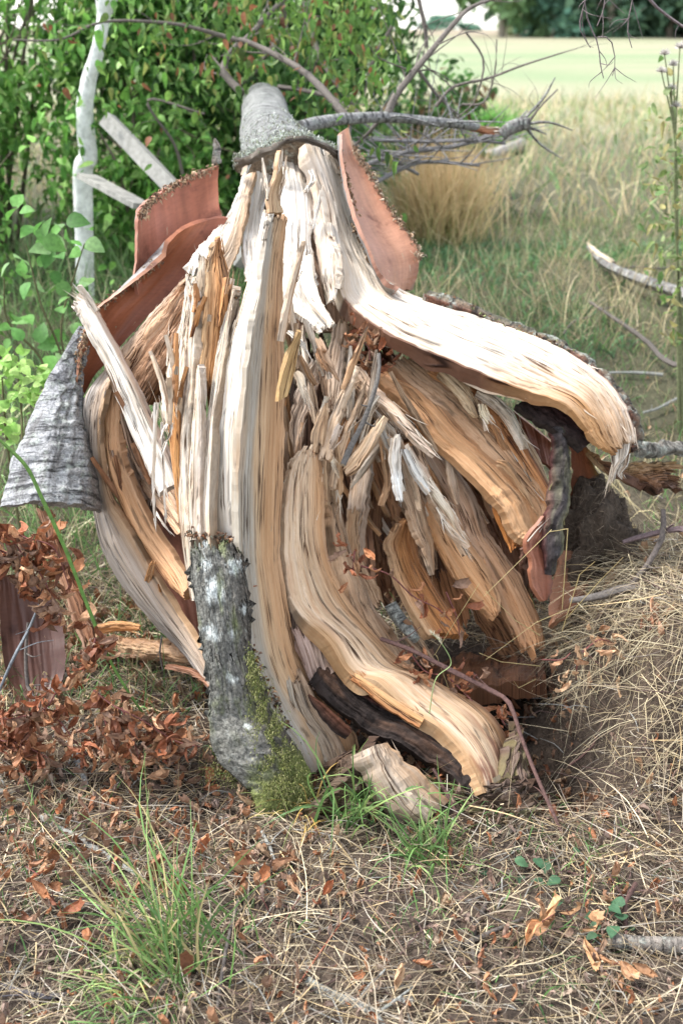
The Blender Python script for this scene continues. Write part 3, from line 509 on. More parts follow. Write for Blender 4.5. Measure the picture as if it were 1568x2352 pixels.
W('splinter', 1, [(900, 1400, 26), (905, 1250, 26), (915, 1180, 16), (932, 1120, 5)], (2.36, 2.38, 2.4, 2.41), th=.01, col=((0, CREAM), (1, CREAM)), jag=.15, fray=6)
# central post: pale left face and tan right face meeting at a corner
def post_col(u, v, um, vm, C):
    k = np.clip(1-abs(u-.13-.05*noise(vm/.3, 1, 1))/(.2+.08*noise(vm/.12, 4, 1)), 0, 1)*np.clip(1.25-abs(v-.45)*1.0, 0, 1)*1.5
    return C*(1-np.clip(k, 0, .92)[..., None])+np.array((.36, .34, .30))*np.clip(k, 0, .92)[..., None]
S('post', 0, [(700, 1775, 812, 1768), (672, 1725, 822, 1700), (632, 1650, 775, 1640), (600, 1570, 720, 1570), (577, 1480, 680, 1480), (560, 1350, 655, 1350), (550, 1250, 643, 1250), (548, 1100, 650, 1100), (558, 950, 655, 950), (575, 800, 652, 800), (592, 700, 650, 700), (606, 600, 650, 600), (613, 540, 656, 540), (620, 492, 664, 488)], (2.10, 2.12, 2.15, 2.18, 2.2, 2.24, 2.27, 2.31, 2.36, 2.41, 2.44, 2.48, 2.50, 2.52), (.10, .08, .06, .05), mat='fresh', th=.035, bulge=.006, col=((0, (.45, .42, .37)), (.35, (.5, .37, .24)), (.7, (.47, .29, .16)), (1, (.5, .32, .19))), colf=post_col, alt=(.3, .18, .1), altamt=.3, groove=.0012, pitch=.007, jag=.015, label='tall central splintered post with a grey weathered corner')
S('splinter', 3, [(600, 500, 690, 500), (600, 420, 670, 430), (605, 370, 680, 350), (640, 280, 690, 280), (655, 200, 680, 200), (668, 120, 680, 118)], (2.505, 2.515, 2.53, 2.54, 2.55, 2.57), .02, th=.015, col=((0, TAN), (1, (.5, .36, .22))), jag=.02, fray=10, fl=.03)
W('splinter', 3, [(660, 420, 12), (685, 320, 16), (700, 220, 10), (712, 140, 3)], (2.52, 2.54, 2.55, 2.56), th=.005, col=((0, PALE), (1, PALE)))
W('splinter', 3, [(590, 420, 14), (585, 340, 18), (568, 250, 18), (560, 155, 8)], (2.5, 2.52, 2.54, 2.55), th=.006, col=((0, CREAM), (1, CREAM)), jag=.05)
S('post_face', 0, [(488, 1240, 552, 1240), (482, 1150, 551, 1150), (484, 1000, 552, 1000), (500, 900, 562, 900), (520, 800, 577, 800), (552, 700, 592, 700), (575, 620, 604, 620), (592, 540, 613, 540), (606, 480, 620, 485)], (2.29, 2.31, 2.35, 2.38, 2.41, 2.45, 2.48, 2.51, 2.53), (-.045, -.04), mat='fresh', th=.015, bulge=.002, col=((0, CREAM), (1, WHITE)), groove=.0013, pitch=.006, jag=.02, label='smooth pale left face of the central post')
W('splinter', 3, [(680, 1290, 30), (715, 1080, 34), (760, 900, 30), (800, 760, 18), (822, 665, 3)], (2.36, 2.38, 2.4, 2.42, 2.43), (.02,), th=.006, col=((0, PALE), (1, (.55, .38, .26))), jag=.02)
S('splinter', 4, [(372, 590, 425, 560), (385, 470, 455, 460), (430, 330, 480, 330), (475, 230, 505, 230), (500, 150, 510, 150)], (2.32, 2.34, 2.36, 2.38, 2.4), .02, th=.012, col=((0, OCH), (1, OCH)), jag=.02)
# bark left on the front of the stump
def bark_col(u, v, um, vm, C):
    k = np.clip(fbm(um/.006, vm/.004, 2.5, 3)*1.5-.1, 0, 1)[..., None]; C = C*(1-k*.75); k = np.clip(fbm(um/.008, vm/.006, 9.5, 3)*1.8-.5, 0, 1)[..., None]; C = C*(1-k*.4)+np.array((.4, .42, .38))*k*.4
    for (a, b, r, s_) in ((.30, .88, .10, .035), (.83, .87, .12, .035), (.37, .80, .17, .05), (.22, .69, .13, .035), (.62, .69, .07, .02), (.45, .575, .10, .02), (.3, .955, .1, .025), (.9, .75, .06, .015), (.5, .40, .05, .02)):
        k = np.clip(1.6-1.3*np.hypot((u-a)/r, (v-b)/(s_*.6))+.7*noise(um/.008, vm/.008, 2)+.5*noise(um/.003, vm/.003, 2), 0, 1)[..., None]; C = C*(1-k)+np.array((.80, .84, .80))*k
    k = np.clip(fbm(um/.03, vm/.05, 4.5, 4)*1.3-.1, 0, 1)[..., None]*np.clip((v-.3)/.2, 0, 1)[..., None]; C = C*(1-k*.6)+np.array((.23, .27, .09))*k*.6
    k = np.clip((.30-v)/.12+(u-.55)*1.4*(v < .62)+.5*noise(um/.02, vm/.03, 7), 0, 1)[..., None]*.9; C = C*(1-k)+np.array((.17, .20, .05))*k
    k = np.clip((v-.985)/.01, 0, 1)[..., None]; return C*(1-k)+np.array((.34, .17, .08))*k
S('bark_strip', 0, [(592, 1885, 705, 1880), (585, 1840, 722, 1825), (560, 1800, 715, 1785), (500, 1745, 695, 1740), (484, 1690, 665, 1690), (480, 1640, 630, 1640), (482, 1580, 605, 1580), (470, 1500, 580, 1500), (455, 1420, 572, 1420), (442, 1340, 568, 1340), (434, 1280, 556, 1280), (431, 1222, 550, 1240)], (1.96, 1.985, 2.01, 2.035, 2.06, 2.085, 2.10, 2.125, 2.155, 2.19, 2.22, 2.25), (.03, .0), mat='lbark', res=.003, th=.03, bulge=.03, groove=.002, lump=.004, ridge=.0015, rag=.006, jag=.03, tooth=.35, wav=.004, col=((0, (.19, .185, .16)), (.5, (.23, .22, .195)), (1, (.11, .09, .07))), colf=bark_col, label='strip of grey lichen-spotted mossy bark on the front of the stump')
# base slab and its neighbours
def base_col(u, v, um, vm, C):
    k = np.clip(1.2-v*4.5+.3*noise(um/.01, vm/.05, 1), 0, 1)*np.clip(fbm(um/.012, vm/.06, 3, 3)*2.5+.1, 0, 1); C = C*(1-k[..., None]*.85)+np.array((.20, .07, .05))*k[..., None]*.85
    k = np.clip((.13-u)/.08, 0, 1)*np.clip((.52-v)/.05, 0, 1); return C*(1-k[..., None]*.8)+np.array((.58, .36, .18))*k[..., None]*.6
S('wood_slab', 0, [(1108, 1822, 1180, 1826), (1085, 1765, 1182, 1790), (1050, 1715, 1170, 1715), (1000, 1668, 1140, 1655), (930, 1625, 1090, 1610), (865, 1565, 1025, 1580), (800, 1545, 950, 1535), (752, 1470, 890, 1490), (700, 1425, 840, 1430), (672, 1385, 808, 1385), (659, 1330, 780, 1340), (654, 1280, 758, 1290), (653, 1220, 746, 1230), (656, 1150, 745, 1150), (664, 1090, 742, 1090), (680, 1050, 735, 1050), (698, 1022, 728, 1030)], (2.03, 2.07, 2.11, 2.14, 2.17, 2.2, 2.22, 2.25, 2.28, 2.3, 2.32, 2.34, 2.36, 2.39, 2.42, 2.44, 2.46), (.10, .1, .09, .07, .05, .04), mat='fresh', th=.04, bulge=.02, col=((0, (.64, .50, .37)), (.5, (.62, .47, .33)), (.8, (.54, .33, .18)), (1, (.44, .28, .17))), colf=base_col, groove=.0008, pitch=.009, step=.0005, bund=.04, jag=.08, fray=18, fl=.035, alt=(.48, .30, .18), altamt=.5, label='thick curved slab of tan wood flowing into the right root')
S('charred_patch', 7, [(1400, 1090, 1425, 1050), (1330, 1030, 1400, 950), (1270, 960, 1350, 870), (1170, 900, 1270, 780), (1030, 800, 1130, 715), (900, 760, 990, 640), (790, 690, 870, 570), (700, 610, 800, 490), (650, 560, 740, 440), (625, 520, 700, 430)], (2.0, 2.02, 2.05, 2.08, 2.11, 2.14, 2.16, 2.18, 2.2, 2.21), (.05,), mat='char', th=.03, bulge=.016, col=((0, CHAR), (.8, CHAR), (1, (.10, .03, .02))), lump=.004, rag=.007, groove=.004, alt=(.10, .055, .035), altamt=.8, label='black charred heartwood in the lower root')
S('splinter', 7, [(640, 570, 760, 470), (605, 480, 745, 430), (575, 390, 725, 360), (550, 320, 700, 300), (535, 270, 680, 290)], (2.195, 2.215, 2.23, 2.25, 2.26), (.03,), mat='rough', th=.02, bulge=.006, col=((0, (.42, .3, .26)), (1, (.55, .42, .34))), jag=.25, groove=.004)
S('wood_slab', 7, [(700, 905, 835, 850), (650, 800, 800, 790), (560, 690, 740, 700), (520, 560, 680, 600), (500, 480, 610, 480)], (2.115, 2.14, 2.16, 2.19, 2.22), (.06,), th=.03, bulge=.012, col=((0, (.42, .37, .3)), (.5, (.5, .36, .25)), (1, (.42, .27, .16))), groove=.005, pitch=.014)
W('charred_patch', 7, [(800, 780, 40), (750, 740, 60), (690, 680, 50), (640, 620, 26), (615, 590, 6)], (2.105, 2.11, 2.12, 2.13, 2.14), mat='char', th=.006, col=((0, CHAR), (1, (.12, .05, .03))), rag=.004)
S('stub', 7, [(1080, 1200, 1260, 1080), (990, 1110, 1170, 1000), (920, 1020, 1095, 920), (880, 930, 1035, 865), (862, 850, 975, 812)], (1.93, 1.94, 1.96, 1.98, 2.0), (.05,), th=.05, bulge=.028, col=((0, (.40, .33, .27)), (.4, (.50, .42, .34)), (1, (.38, .25, .15))), groove=.004, pitch=.012, mat='fresh', jag=0, lump=.004, rag=.008, wav=.003, alt=(.3, .26, .22), altamt=.6, label='short pale root stub at the foot of the stump')
S('stub', 7, [(900, 980, 960, 1000), (870, 920, 930, 930), (850, 850, 900, 840)], (2.04, 2.06, 2.08), th=.03, mat='rough', col=((0, (.2, .11, .07)), (1, (.32, .2, .13))), lump=.006)
# root flare, dark and lumpy
S('root_flare', 0, [(690, 1870, 860, 1700), (800, 1875, 880, 1730), (900, 1905, 960, 1780), (1000, 1925, 1050, 1800), (1100, 1930, 1110, 1800), (1180, 1925, 1190, 1790), (1240, 1900, 1215, 1780)], (1.99, 1.99, 1.985, 1.97, 1.96, 1.96, 2.0), (.13,), mat='rough', th=.05, bulge=.03, col=((0, (.13, .10, .07)), (1, (.10, .065, .05))), lump=.016, groove=.004, rag=.02, alt=(.2, .2, .08), altamt=.6)
S('root_flare', 0, [(600, 1890, 690, 1770), (700, 1885, 745, 1760), (780, 1880, 815, 1735), (850, 1860, 870, 1745)], (2.02, 2.03, 2.02, 2.01), (.11,), mat='rough', th=.05, bulge=.025, col=((0, (.12, .09, .06)), (.6, (.09, .06, .045)), (1, (.14, .09, .06))), lump=.014, groove=.003, rag=.015, alt=(.2, .2, .08), altamt=.6)
S('root_flare', 0, [(1110, 1890, 1240, 1880), (1120, 1850, 1225, 1830), (1150, 1800, 1215, 1770), (1165, 1740, 1195, 1700), (1165, 1690, 1180, 1650)], (1.99, 2.01, 2.05, 2.1, 2.14), (.06,), mat='rough', th=.05, bulge=.03, col=((0, (.12, .08, .06)), (1, (.15, .1, .08))), lump=.012, groove=.003, alt=(.25, .25, .08), altamt=.5)
S('splinter', 7, [(1060, 720, 1180, 680), (950, 600, 1050, 620)], (2.14, 2.18), th=.01, col=((0, OCH), (1, (.6, .35, .14)))) if False else None
W('splinter', 7, [(1140, 715, 60), (1050, 660, 66), (950, 590, 62), (870, 525, 56), (810, 490, 50)], (2.10, 2.12, 2.14, 2.16, 2.175), (.02,), th=.01, bulge=.004, col=((0, (.45, .2, .08)), (.4, (.60, .36, .17)), (1, (.6, .4, .24))), jag=.08, label='orange rim above the charred wood')
S('wood_slab', 7, [(1000, 500, 1100, 480), (950, 400, 1060, 400), (870, 290, 1000, 290), (820, 180, 920, 190), (780, 60, 870, 70), (745, -60, 820, -60), (720, -200, 780, -200), (700, -330, 750, -330)], (2.28, 2.31, 2.34, 2.38, 2.42, 2.46, 2.48, 2.5), (.06,), th=.025, bulge=.012, mat='rough', col=((0, (.5, .34, .22)), (1, (.40, .28, .19))), groove=.005, pitch=.014)
# --- the fan of splinters inside the split
def F(tile, rows, Y, d=0.0, c=PALE, c2=None, lr=None, **kw):
    kw.setdefault('th', .012); kw.setdefault('jag', .06); kw.setdefault('jagb', .06); kw.setdefault('bulge', .004); kw.setdefault('rag', .005)
    if not lr and rows[-1][2] < 14: kw['jag'] = 0.0
    ton = np.array((1.22, 1.10, .95) if tile in (5, 6) else (1.16, 1.13, 1.1)); c = tuple(np.minimum(np.array(c)*ton, .86)); c2 = tuple(np.minimum(np.array(c2)*ton, .86)) if c2 else None
    cc = ((0, tuple(np.array(c)*.95)), (.5, c), (1, tuple(np.array(c2 or c)*.9)))
    return (S if lr else W)('splinter', tile, rows, Y, d, col=cc, **kw)
F(4, [(690, 700, 80), (710, 450, 100), (735, 250, 100), (755, 80, 80)], (2.72, 2.76, 2.8, 2.84), -.02, (.58, .47, .38), th=.02)
F(4, [(745, 620, 90), (780, 400, 110), (820, 200, 100), (830, 100, 60)], (2.74, 2.78, 2.82, 2.86), .03, (.38, .27, .19))
F(4, [(800, 1000, 130), (830, 750, 120), (820, 560, 100)], (2.62, 2.68, 2.72), 0, (.46, .36, .28), mat='rough')
F(4, [(800, 1640, 80), (835, 1450, 90), (850, 1250, 110), (870, 1050, 120), (885, 880, 100), (890, 780, 60)], (2.5, 2.54, 2.58, 2.62, 2.66, 2.69), -.02, (.62, .52, .44), (.5, .42, .36), th=.02, fray=8)
F(6, [(170, 620, 90), (110, 500, 80), (60, 380, 70), (50, 250, 60), (60, 100, 60)], (2.42, 2.46, 2.5, 2.54, 2.57), 0, (.44, .33, .24), mat='rough', th=.02)
F(6, [(140, 440, 130), (120, 280, 130), (130, 100, 120), (150, -60, 100)], (2.62, 2.66, 2.7, 2.74), 0, (.34, .2, .12), mat='rough')
F(4, [(660, 1380, 60), (690, 1180, 90), (710, 1000, 90), (690, 860, 60)], (2.5, 2.54, 2.58, 2.6), 0, (.42, .31, .21), mat='rough')
F(4, [(655, 1300, 50), (650, 1100, 70), (650, 960, 60), (660, 880, 40)], (2.46, 2.49, 2.52, 2.54), 0, (.5, .38, .27))
F(4, [(590, 900, 90), (612, 760, 74), (640, 670, 36), (656, 598, 4)], (2.45, 2.48, 2.5, 2.52), -.02, (.56, .42, .29))
F(4, [(640, 980, 60), (665, 860, 80), (700, 720, 66), (750, 590, 50), (800, 480, 36), (845, 372, 4)], (2.43, 2.46, 2.49, 2.52, 2.54, 2.56), -.02, (.62, .51, .40))
F(4, [(740, 660, 50), (790, 560, 40), (860, 462, 3)], (2.55, 2.57, 2.59), 0, (.58, .44, .32))
F(4, [(810, 760, 46), (850, 640, 40), (880, 540, 30), (906, 452, 3)], (2.52, 2.54, 2.56, 2.58), 0, (.56, .44, .33))
F(4, [(860, 720, 50), (890, 650, 40), (938, 530, 3)], (2.54, 2.56, 2.58), 0, (.54, .42, .32))
F(4, [(770, 930, 90), (790, 800, 110), (805, 700, 100), (830, 640, 60)], (2.56, 2.58, 2.6, 2.61), 0, (.52, .3, .16), jag=.2, fray=6)
F(4, [(765, 1020, 60), (850, 930, 70), (930, 810, 56), (970, 750, 36), (1022, 682, 3)], (2.44, 2.46, 2.48, 2.49, 2.5), -.02, (.60, .47, .34))
F(4, [(480, 930, 26), (478, 820, 70), (490, 680, 90), (540, 540, 100), (590, 420, 90), (610, 320, 60)], (2.5, 2.53, 2.56, 2.6, 2.64, 2.67), 0, (.52, .44, .38), (.36, .26, .19), mat='rough', rag=.01, jagb=.1, fray=8)
F(4, [(470, 390, 44), (500, 460, 50), (530, 540, 46), (548, 605, 18)], (2.52, 2.5, 2.48, 2.47), 0, CREAM, fray=10)
F(4, [(590, 190, 60), (640, 300, 50), (690, 390, 36), (741, 468, 4)], (2.62, 2.6, 2.58, 2.56), 0, (.62, .45, .32))
F(4, [(600, 240, 44), (640, 340, 36), (675, 412, 6)], (2.6, 2.58, 2.57), 0, (.5, .32, .2))
F(4, [(415, 150, 26), (470, 200, 26), (520, 250, 18), (556, 312, 2)], (2.5, 2.48, 2.47, 2.46), 0, WHITE, th=.006)
F(4, [(680, 640, 40), (650, 520, 34), (620, 400, 16)], (2.6, 2.62, 2.64), 0, (.56, .42, .32))
F(4, [(640, 780, 50), (600, 690, 60), (560, 590, 30)], (2.56, 2.59, 2.62), 0, (.56, .45, .36))
F(4, [(690, 900, 30), (715, 820, 40), (750, 720, 28)], (2.42, 2.41, 2.41), 0, (.7, .62, .56))
F(4, [(715, 820, 30), (735, 930, 40), (745, 1080, 50), (742, 1240, 8)], (2.47, 2.46, 2.46, 2.45), 0, (.58, .42, .28), fray=6)
F(4, [(690, 920, 16), (710, 990, 22), (742, 1062, 4)], (2.44, 2.43, 2.42), 0, CREAM)
F(4, [(1095, 770, 40), (1085, 900, 52), (1092, 1020, 48), (1105, 1120, 44), (1122, 1222, 22)], (2.46, 2.44, 2.43, 2.42, 2.41), .01, WHITE, jag=.06, th=.01)
F(4, [(840, 370, 40), (950, 520, 70), (1060, 620, 60), (1160, 740, 60), (1250, 840, 40), (1328, 918, 4)], (2.62, 2.58, 2.54, 2.51, 2.49, 2.48), .02, (.66, .54, .44), (.5, .37, .27), fray=18, fw='edge', fl=.06)
F(4, [(820, 440, 60), (930, 560, 60), (1040, 680, 50), (1118, 785, 8)], (2.64, 2.6, 2.57, 2.54), 0, (.56, .42, .31), fray=8)
F(4, [(800, 460, 60), (880, 580, 50), (960, 665, 10)], (2.66, 2.64, 2.62), 0, (.42, .29, .2))
F(4, [(1135, 830, 46), (1200, 960, 70), (1260, 1070, 70), (1318, 1172, 20)], (2.5, 2.48, 2.47, 2.46), .02, WHITE, (.5, .38, .3), fray=12)
F(4, [(1180, 840, 50), (1240, 960, 56), (1310, 1110, 30)], (2.53, 2.51, 2.5), 0, (.5, .37, .27), fray=6)
F(4, [(1330, 1160, 80), (1390, 1260, 80), (1450, 1370, 70), (1540, 1478, 6)], (2.5, 2.48, 2.46, 2.45), .02, (.66, .52, .40), fray=18, fw='edge', fl=.05)
F(4, [(1290, 1160, 40), (1400, 1330, 50), (1480, 1440, 30), (1520, 1530, 6)], (2.52, 2.5, 2.48, 2.47), .02, (.6, .46, .34), fray=10)
F(4, [(1010, 740, 100), (1120, 960, 120), (1190, 1180, 120), (1240, 1360, 96), (1290, 1490, 60), (1320, 1650, 4)], (2.6, 2.56, 2.53, 2.5, 2.48, 2.46), .03, (.44, .33, .24), (.5, .34, .22), th=.016, jag=.02)
F(4, [(1000, 750, 120), (960, 780, 100), (1100, 1000, 70)][::-1], (2.62, 2.66, 2.68), 0, (.3, .19, .12))
F(6, [(900, 820, 90), (860, 700, 130), (790, 540, 140), (700, 380, 120), (620, 260, 110), (560, 100, 110), (480, -30, 100), (400, -150, 100), (340, -260, 70)], (2.47, 2.52, 2.55, 2.57, 2.59, 2.62, 2.65, 2.68, 2.7), .04, (.56, .34, .2), (.42, .26, .16), mat='fresh', step=.0012, ckt=.35, th=.025, bulge=.014, groove=.003, col2=((0, (.46, .38, .32)), (1, (.42, .32, .25))), label='long rounded splinter running down to the right base')
F(6, [(710, 640, 20), (680, 560, 110), (590, 420, 150), (500, 280, 150), (440, 160, 130), (390, 60, 110), (330, -60, 90), (290, -180, 60)], (2.46, 2.5, 2.53, 2.56, 2.58, 2.6, 2.62, 2.64), .03, (.58, .37, .22), (.44, .3, .2), mat='fresh', step=.0012, ckt=.35, th=.022, bulge=.012, groove=.003)
S('splinter', 6, [(400, 720, 580, 720), (320, 600, 530, 650), (265, 480, 440, 510), (235, 380, 370, 390), (215, 300, 345, 300), (250, 230, 330, 210), (280, 190, 320, 160)], (2.42, 2.46, 2.5, 2.54, 2.57, 2.59, 2.6), (.05,), th=.025, bulge=.012, mat='rough', col=((0, (.60, .40, .24)), (.25, (.5, .24, .09)), (1, (.46, .21, .08))), groove=.003, jag=.1, label='orange-brown block of torn heartwood')
F(6, [(560, 720, 110), (500, 540, 120), (450, 380, 110)], (2.6, 2.66, 2.7), 0, (.4, .22, .12), mat='rough', jag=.1)
F(6, [(250, 200, 60), (210, 60, 70), (160, -80, 60), (150, -140, 20)], (2.66, 2.68, 2.7, 2.72), 0, (.36, .22, .14), mat='rough')
F(6, [(190, 560, 110), (150, 420, 130), (120, 220, 120)], (2.62, 2.66, 2.7), 0, (.36, .2, .12), mat='rough')
F(6, [(820, 860, 110), (720, 700, 120), (650, 600, 110), (600, 470, 70)], (2.62, 2.66, 2.68, 2.7), 0, (.34, .2, .12), mat='rough', jag=.2, fray=8)
F(6, [(700, 640, 60), (620, 560, 40), (570, 490, 16)], (2.5, 2.52, 2.54), 0, (.58, .36, .2), fray=6)
S('wood_slab', 5, [(860, 1285, 935, 1220), (790, 1250, 915, 1180), (730, 1130, 880, 1090), (660, 1050, 800, 990), (540, 930, 690, 880), (430, 830, 560, 770), (340, 720, 460, 660), (250, 620, 370, 590), (180, 560, 270, 560), (150, 510, 200, 505)], (2.53, 2.54, 2.56, 2.58, 2.61, 2.63, 2.65, 2.68, 2.7, 2.72), (.06,), mat='fresh', step=.0012, ckt=.35, th=.03, bulge=.018, col=((0, (0.732, 0.454, 0.248)), (.5, (0.756, 0.464, 0.258)), (1, (0.561, 0.302, 0.147))), col2=((0, (0.610, 0.356, 0.193)), (1, (0.512, 0.281, 0.147))), groove=.003, pitch=.014, rag=.005, lump=.002, label='widest tan slab in the fan of splinters')
S('wood_slab', 5, [(780, 1340, 800, 1300), (755, 1260, 850, 1290), (715, 1150, 800, 1220), (700, 1090, 730, 1110)], (2.52, 2.54, 2.56, 2.58), .02, mat='wood', th=.014, col=((0, (0.683, 0.281, 0.083)), (1, (0.610, 0.259, 0.092))), jag=.15)
S('wood_slab', 5, [(905, 1200, 960, 1130), (870, 1110, 935, 1080), (780, 1000, 880, 960), (660, 880, 770, 830), (560, 780, 670, 710), (480, 690, 560, 620), (380, 610, 470, 540), (270, 520, 380, 460), (200, 440, 290, 410)], (2.56, 2.58, 2.6, 2.63, 2.66, 2.68, 2.7, 2.73, 2.76), (.06,), mat='fresh', step=.0012, ckt=.35, th=.03, bulge=.014, col=((0, (0.683, 0.410, 0.230)), (.6, (0.671, 0.389, 0.212)), (1, (0.549, 0.238, 0.092))), col2=((0, (0.512, 0.367, 0.258)), (1, (0.488, 0.346, 0.230))), groove=.0035, pitch=.012, lump=.003)
S('wood_slab', 5, [(955, 1150, 975, 1090), (900, 1060, 965, 1050), (830, 950, 905, 900), (740, 820, 850, 810), (670, 720, 790, 700), (610, 660, 700, 630), (540, 590, 620, 560), (430, 530, 520, 480), (300, 460, 380, 410)], (2.58, 2.6, 2.62, 2.65, 2.67, 2.69, 2.71, 2.73, 2.76), (.05,), th=.025, bulge=.012, mat='rough', col=((0, (0.671, 0.356, 0.166)), (.4, (0.634, 0.292, 0.120)), (.62, (0.195, 0.076, 0.046)), (.75, (0.610, 0.454, 0.304)), (1, (0.671, 0.540, 0.386))), groove=.004, pitch=.01, fray=14, fw='edge', fl=.04)
W('splinter', 5, [(460, 500, 60), (530, 570, 70), (590, 640, 54), (640, 740, 14)], (2.68, 2.65, 2.62, 2.6), (.02,), th=.012, bulge=.004, col=((0, (.6, .46, .3)), (1, (.66, .52, .36))), jag=.1)
W('splinter', 5, [(620, 600, 26), (700, 640, 50), (770, 710, 46), (820, 800, 36), (850, 880, 20)], (2.66, 2.64, 2.62, 2.61, 2.6), (.02,), th=.012, col=((0, CREAM), (1, (.6, .56, .48))), jag=.1, fray=6)
F(5, [(640, 640, 40), (655, 700, 50), (700, 765, 20)], (2.6, 2.59, 2.58), 0, CREAM, jag=.3, fray=4)
F(5, [(700, 920, 30), (760, 950, 30), (840, 1060, 20), (900, 1170, 6)], (2.56, 2.55, 2.54, 2.53), 0, (.56, .4, .27))
# small shards jammed between the splinters: too many to name one by one
mb = MB()
def shards(n, x0, x1, y0, y1, ang, asd, ln, wd, Y0, Y1, pal, f=None):
    for _ in range(n):
        x, y = rng.uniform(x0, x1), rng.uniform(y0, y1); a = math.radians(ang(x, y)+rng.normal(0, asd)); l = rng.uniform(*ln); w_ = rng.uniform(*wd)
        dx, dy = math.sin(a), -math.cos(a); yy = rng.uniform(Y0, Y1); t_ = rng.uniform(-.05, .10); L = []; R = []
        kk = rng.normal(0, .12)
        for q, ww in ((0, .35 if rng.random() < .5 else .05), (.3, 1), (.65, .75), (1, .03)):
            cx, cy = x+dx*l*q+dy*l*kk*q*q, y+dy*l*q-dx*l*kk*q*q; L.append(P(cx+dy*w_*ww/2, cy-dx*w_*ww/2, yy+t_*q)); R.append(P(cx-dy*w_*ww/2, cy+dx*w_*ww/2, yy+t_*q+.012))
        c = pal[rng.integers(len(pal))]; strip_mesh(mb, L, R, th=.006, bulge=.003, groove=.0012, jag=0, rag=.003, step=.001, col=((0, c), (1, tuple(np.array(c)*.8))))
PALS = [CREAM, PALE, (.52, .38, .26), (.44, .3, .2), (.56, .44, .34), (.5, .3, .16)]
shards(20, 650, 850, 880, 1140, lambda x, y: (x-740)*.12+5, 18, (90, 230), (7, 20), 2.5, 2.7, PALS)
shards(10, 670, 760, 800, 900, lambda x, y: -20, 20, (60, 140), (6, 16), 2.52, 2.66, PALS+[WHITE])
shards(18, 840, 1060, 960, 1250, lambda x, y: -30, 7, (100, 260), (6, 20), 2.55, 2.72, PALS)
shards(14, 900, 1180, 1150, 1420, lambda x, y: -28, 9, (60, 170), (8, 22), 2.62, 2.8, [(.4, .24, .14), (.46, .28, .16), (.5, .34, .22)])
shards(12, 1000, 1240, 960, 1200, lambda x, y: -35, 8, (60, 160), (6, 18), 2.58, 2.68, [(.5, .34, .22), PALE, (.5, .28, .14)])
shards(14, 430, 560, 700, 900, lambda x, y: 3, 4, (50, 150), (6, 16), 2.44, 2.5, [CREAM, ORA, PALE, (.55, .3, .14)])
shards(14, 380, 440, 880, 1100, lambda x, y: 4, 5, (60, 160), (5, 14), 2.38, 2.46, [CREAM, PALE, ORA])
shards(20, 290, 400, 1050, 1250, lambda x, y: -28, 6, (80, 200), (6, 16), 2.56, 2.64, [(.46, .34, .26), (.5, .38, .3), (.4, .22, .13)])
shards(18, 820, 1000, 1420, 1600, lambda x, y: -45, 10, (40, 130), (6, 16), 2.3, 2.4, [(.42, .3, .2), (.36, .22, .14)])
mb.out('shards', M['wood'], TREE, kind='stuff', smooth=False)
for rr_, Y_0, c_ in (([(560, 1000, 34), (600, 850, 40), (640, 700, 30), (668, 560, 3)], (2.47, 2.53), CREAM), ([(700, 1150, 30), (735, 980, 36), (790, 800, 28), (830, 690, 3)], (2.44, 2.5), (.66, .5, .36)), ([(620, 760, 24), (600, 640, 30), (575, 500, 24), (560, 420, 3)], (2.55, 2.62), PALE),
        ([(880, 900, 30), (910, 760, 30), (950, 640, 20), (990, 560, 3)], (2.5, 2.56), CREAM), ([(520, 1150, 20), (500, 980, 30), (505, 820, 24), (520, 720, 3)], (2.48, 2.54), (.6, .44, .32)), ([(1000, 1250, 20), (1040, 1100, 34), (1030, 950, 30), (1000, 830, 3)], (2.52, 2.58), (.6, .42, .28)),
        ([(1480, 1420, 4), (1400, 1250, 34), (1290, 1080, 36), (1180, 940, 20)], (2.46, 2.5), CREAM), ([(1150, 1150, 4), (1110, 1000, 24), (1050, 860, 26), (990, 740, 12)], (2.5, 2.56), WHITE), ([(1240, 1260, 4), (1210, 1120, 26), (1160, 960, 30), (1110, 830, 12)], (2.49, 2.54), (.72, .58, .45))):
    F(4, rr_, Y_0, .01, c_, jag=0, jagb=.02, th=.008, fray=4)
# cavity, charred hanging root, bark remnants
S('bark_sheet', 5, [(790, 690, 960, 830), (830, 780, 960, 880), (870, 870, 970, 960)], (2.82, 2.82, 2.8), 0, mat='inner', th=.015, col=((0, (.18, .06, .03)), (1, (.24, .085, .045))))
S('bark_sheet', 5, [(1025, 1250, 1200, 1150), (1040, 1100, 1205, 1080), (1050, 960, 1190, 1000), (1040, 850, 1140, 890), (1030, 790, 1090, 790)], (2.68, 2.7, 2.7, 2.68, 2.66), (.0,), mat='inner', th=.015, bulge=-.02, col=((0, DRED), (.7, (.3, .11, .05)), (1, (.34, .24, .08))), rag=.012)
S('bark_sheet', 6, [(950, 680, 1040, 620), (960, 520, 1130, 500), (990, 400, 1130, 420), (1010, 260, 1060, 260)], (2.5, 2.56, 2.6, 2.64), 0, mat='inner', th=.02, bulge=.01, col=((0, (.42, .2, .11)), (1, (.3, .13, .07))), rag=.012, jag=.08)
W('charred_root', 5, [(955, 1440, 60), (960, 1330, 92), (975, 1200, 90), (1000, 1080, 88), (1012, 950, 84), (1010, 860, 92), (995, 790, 96), (970, 770, 60)], (2.40, 2.42, 2.44, 2.47, 2.5, 2.52, 2.54, 2.55), (.0,), mat='char', th=.03, bulge=.022, col=((0, (.10, .04, .035)), (.2, (.045, .035, .035)), (.8, (.05, .045, .045)), (1, (.12, .12, .06))), lump=.009, rag=.010, jag=.06, alt=(.16, .15, .10), altamt=.6, fray=10, fw='edge', fl=.02, fc=(.2, .18, .08), label='dark charred root hanging below the curled slab')
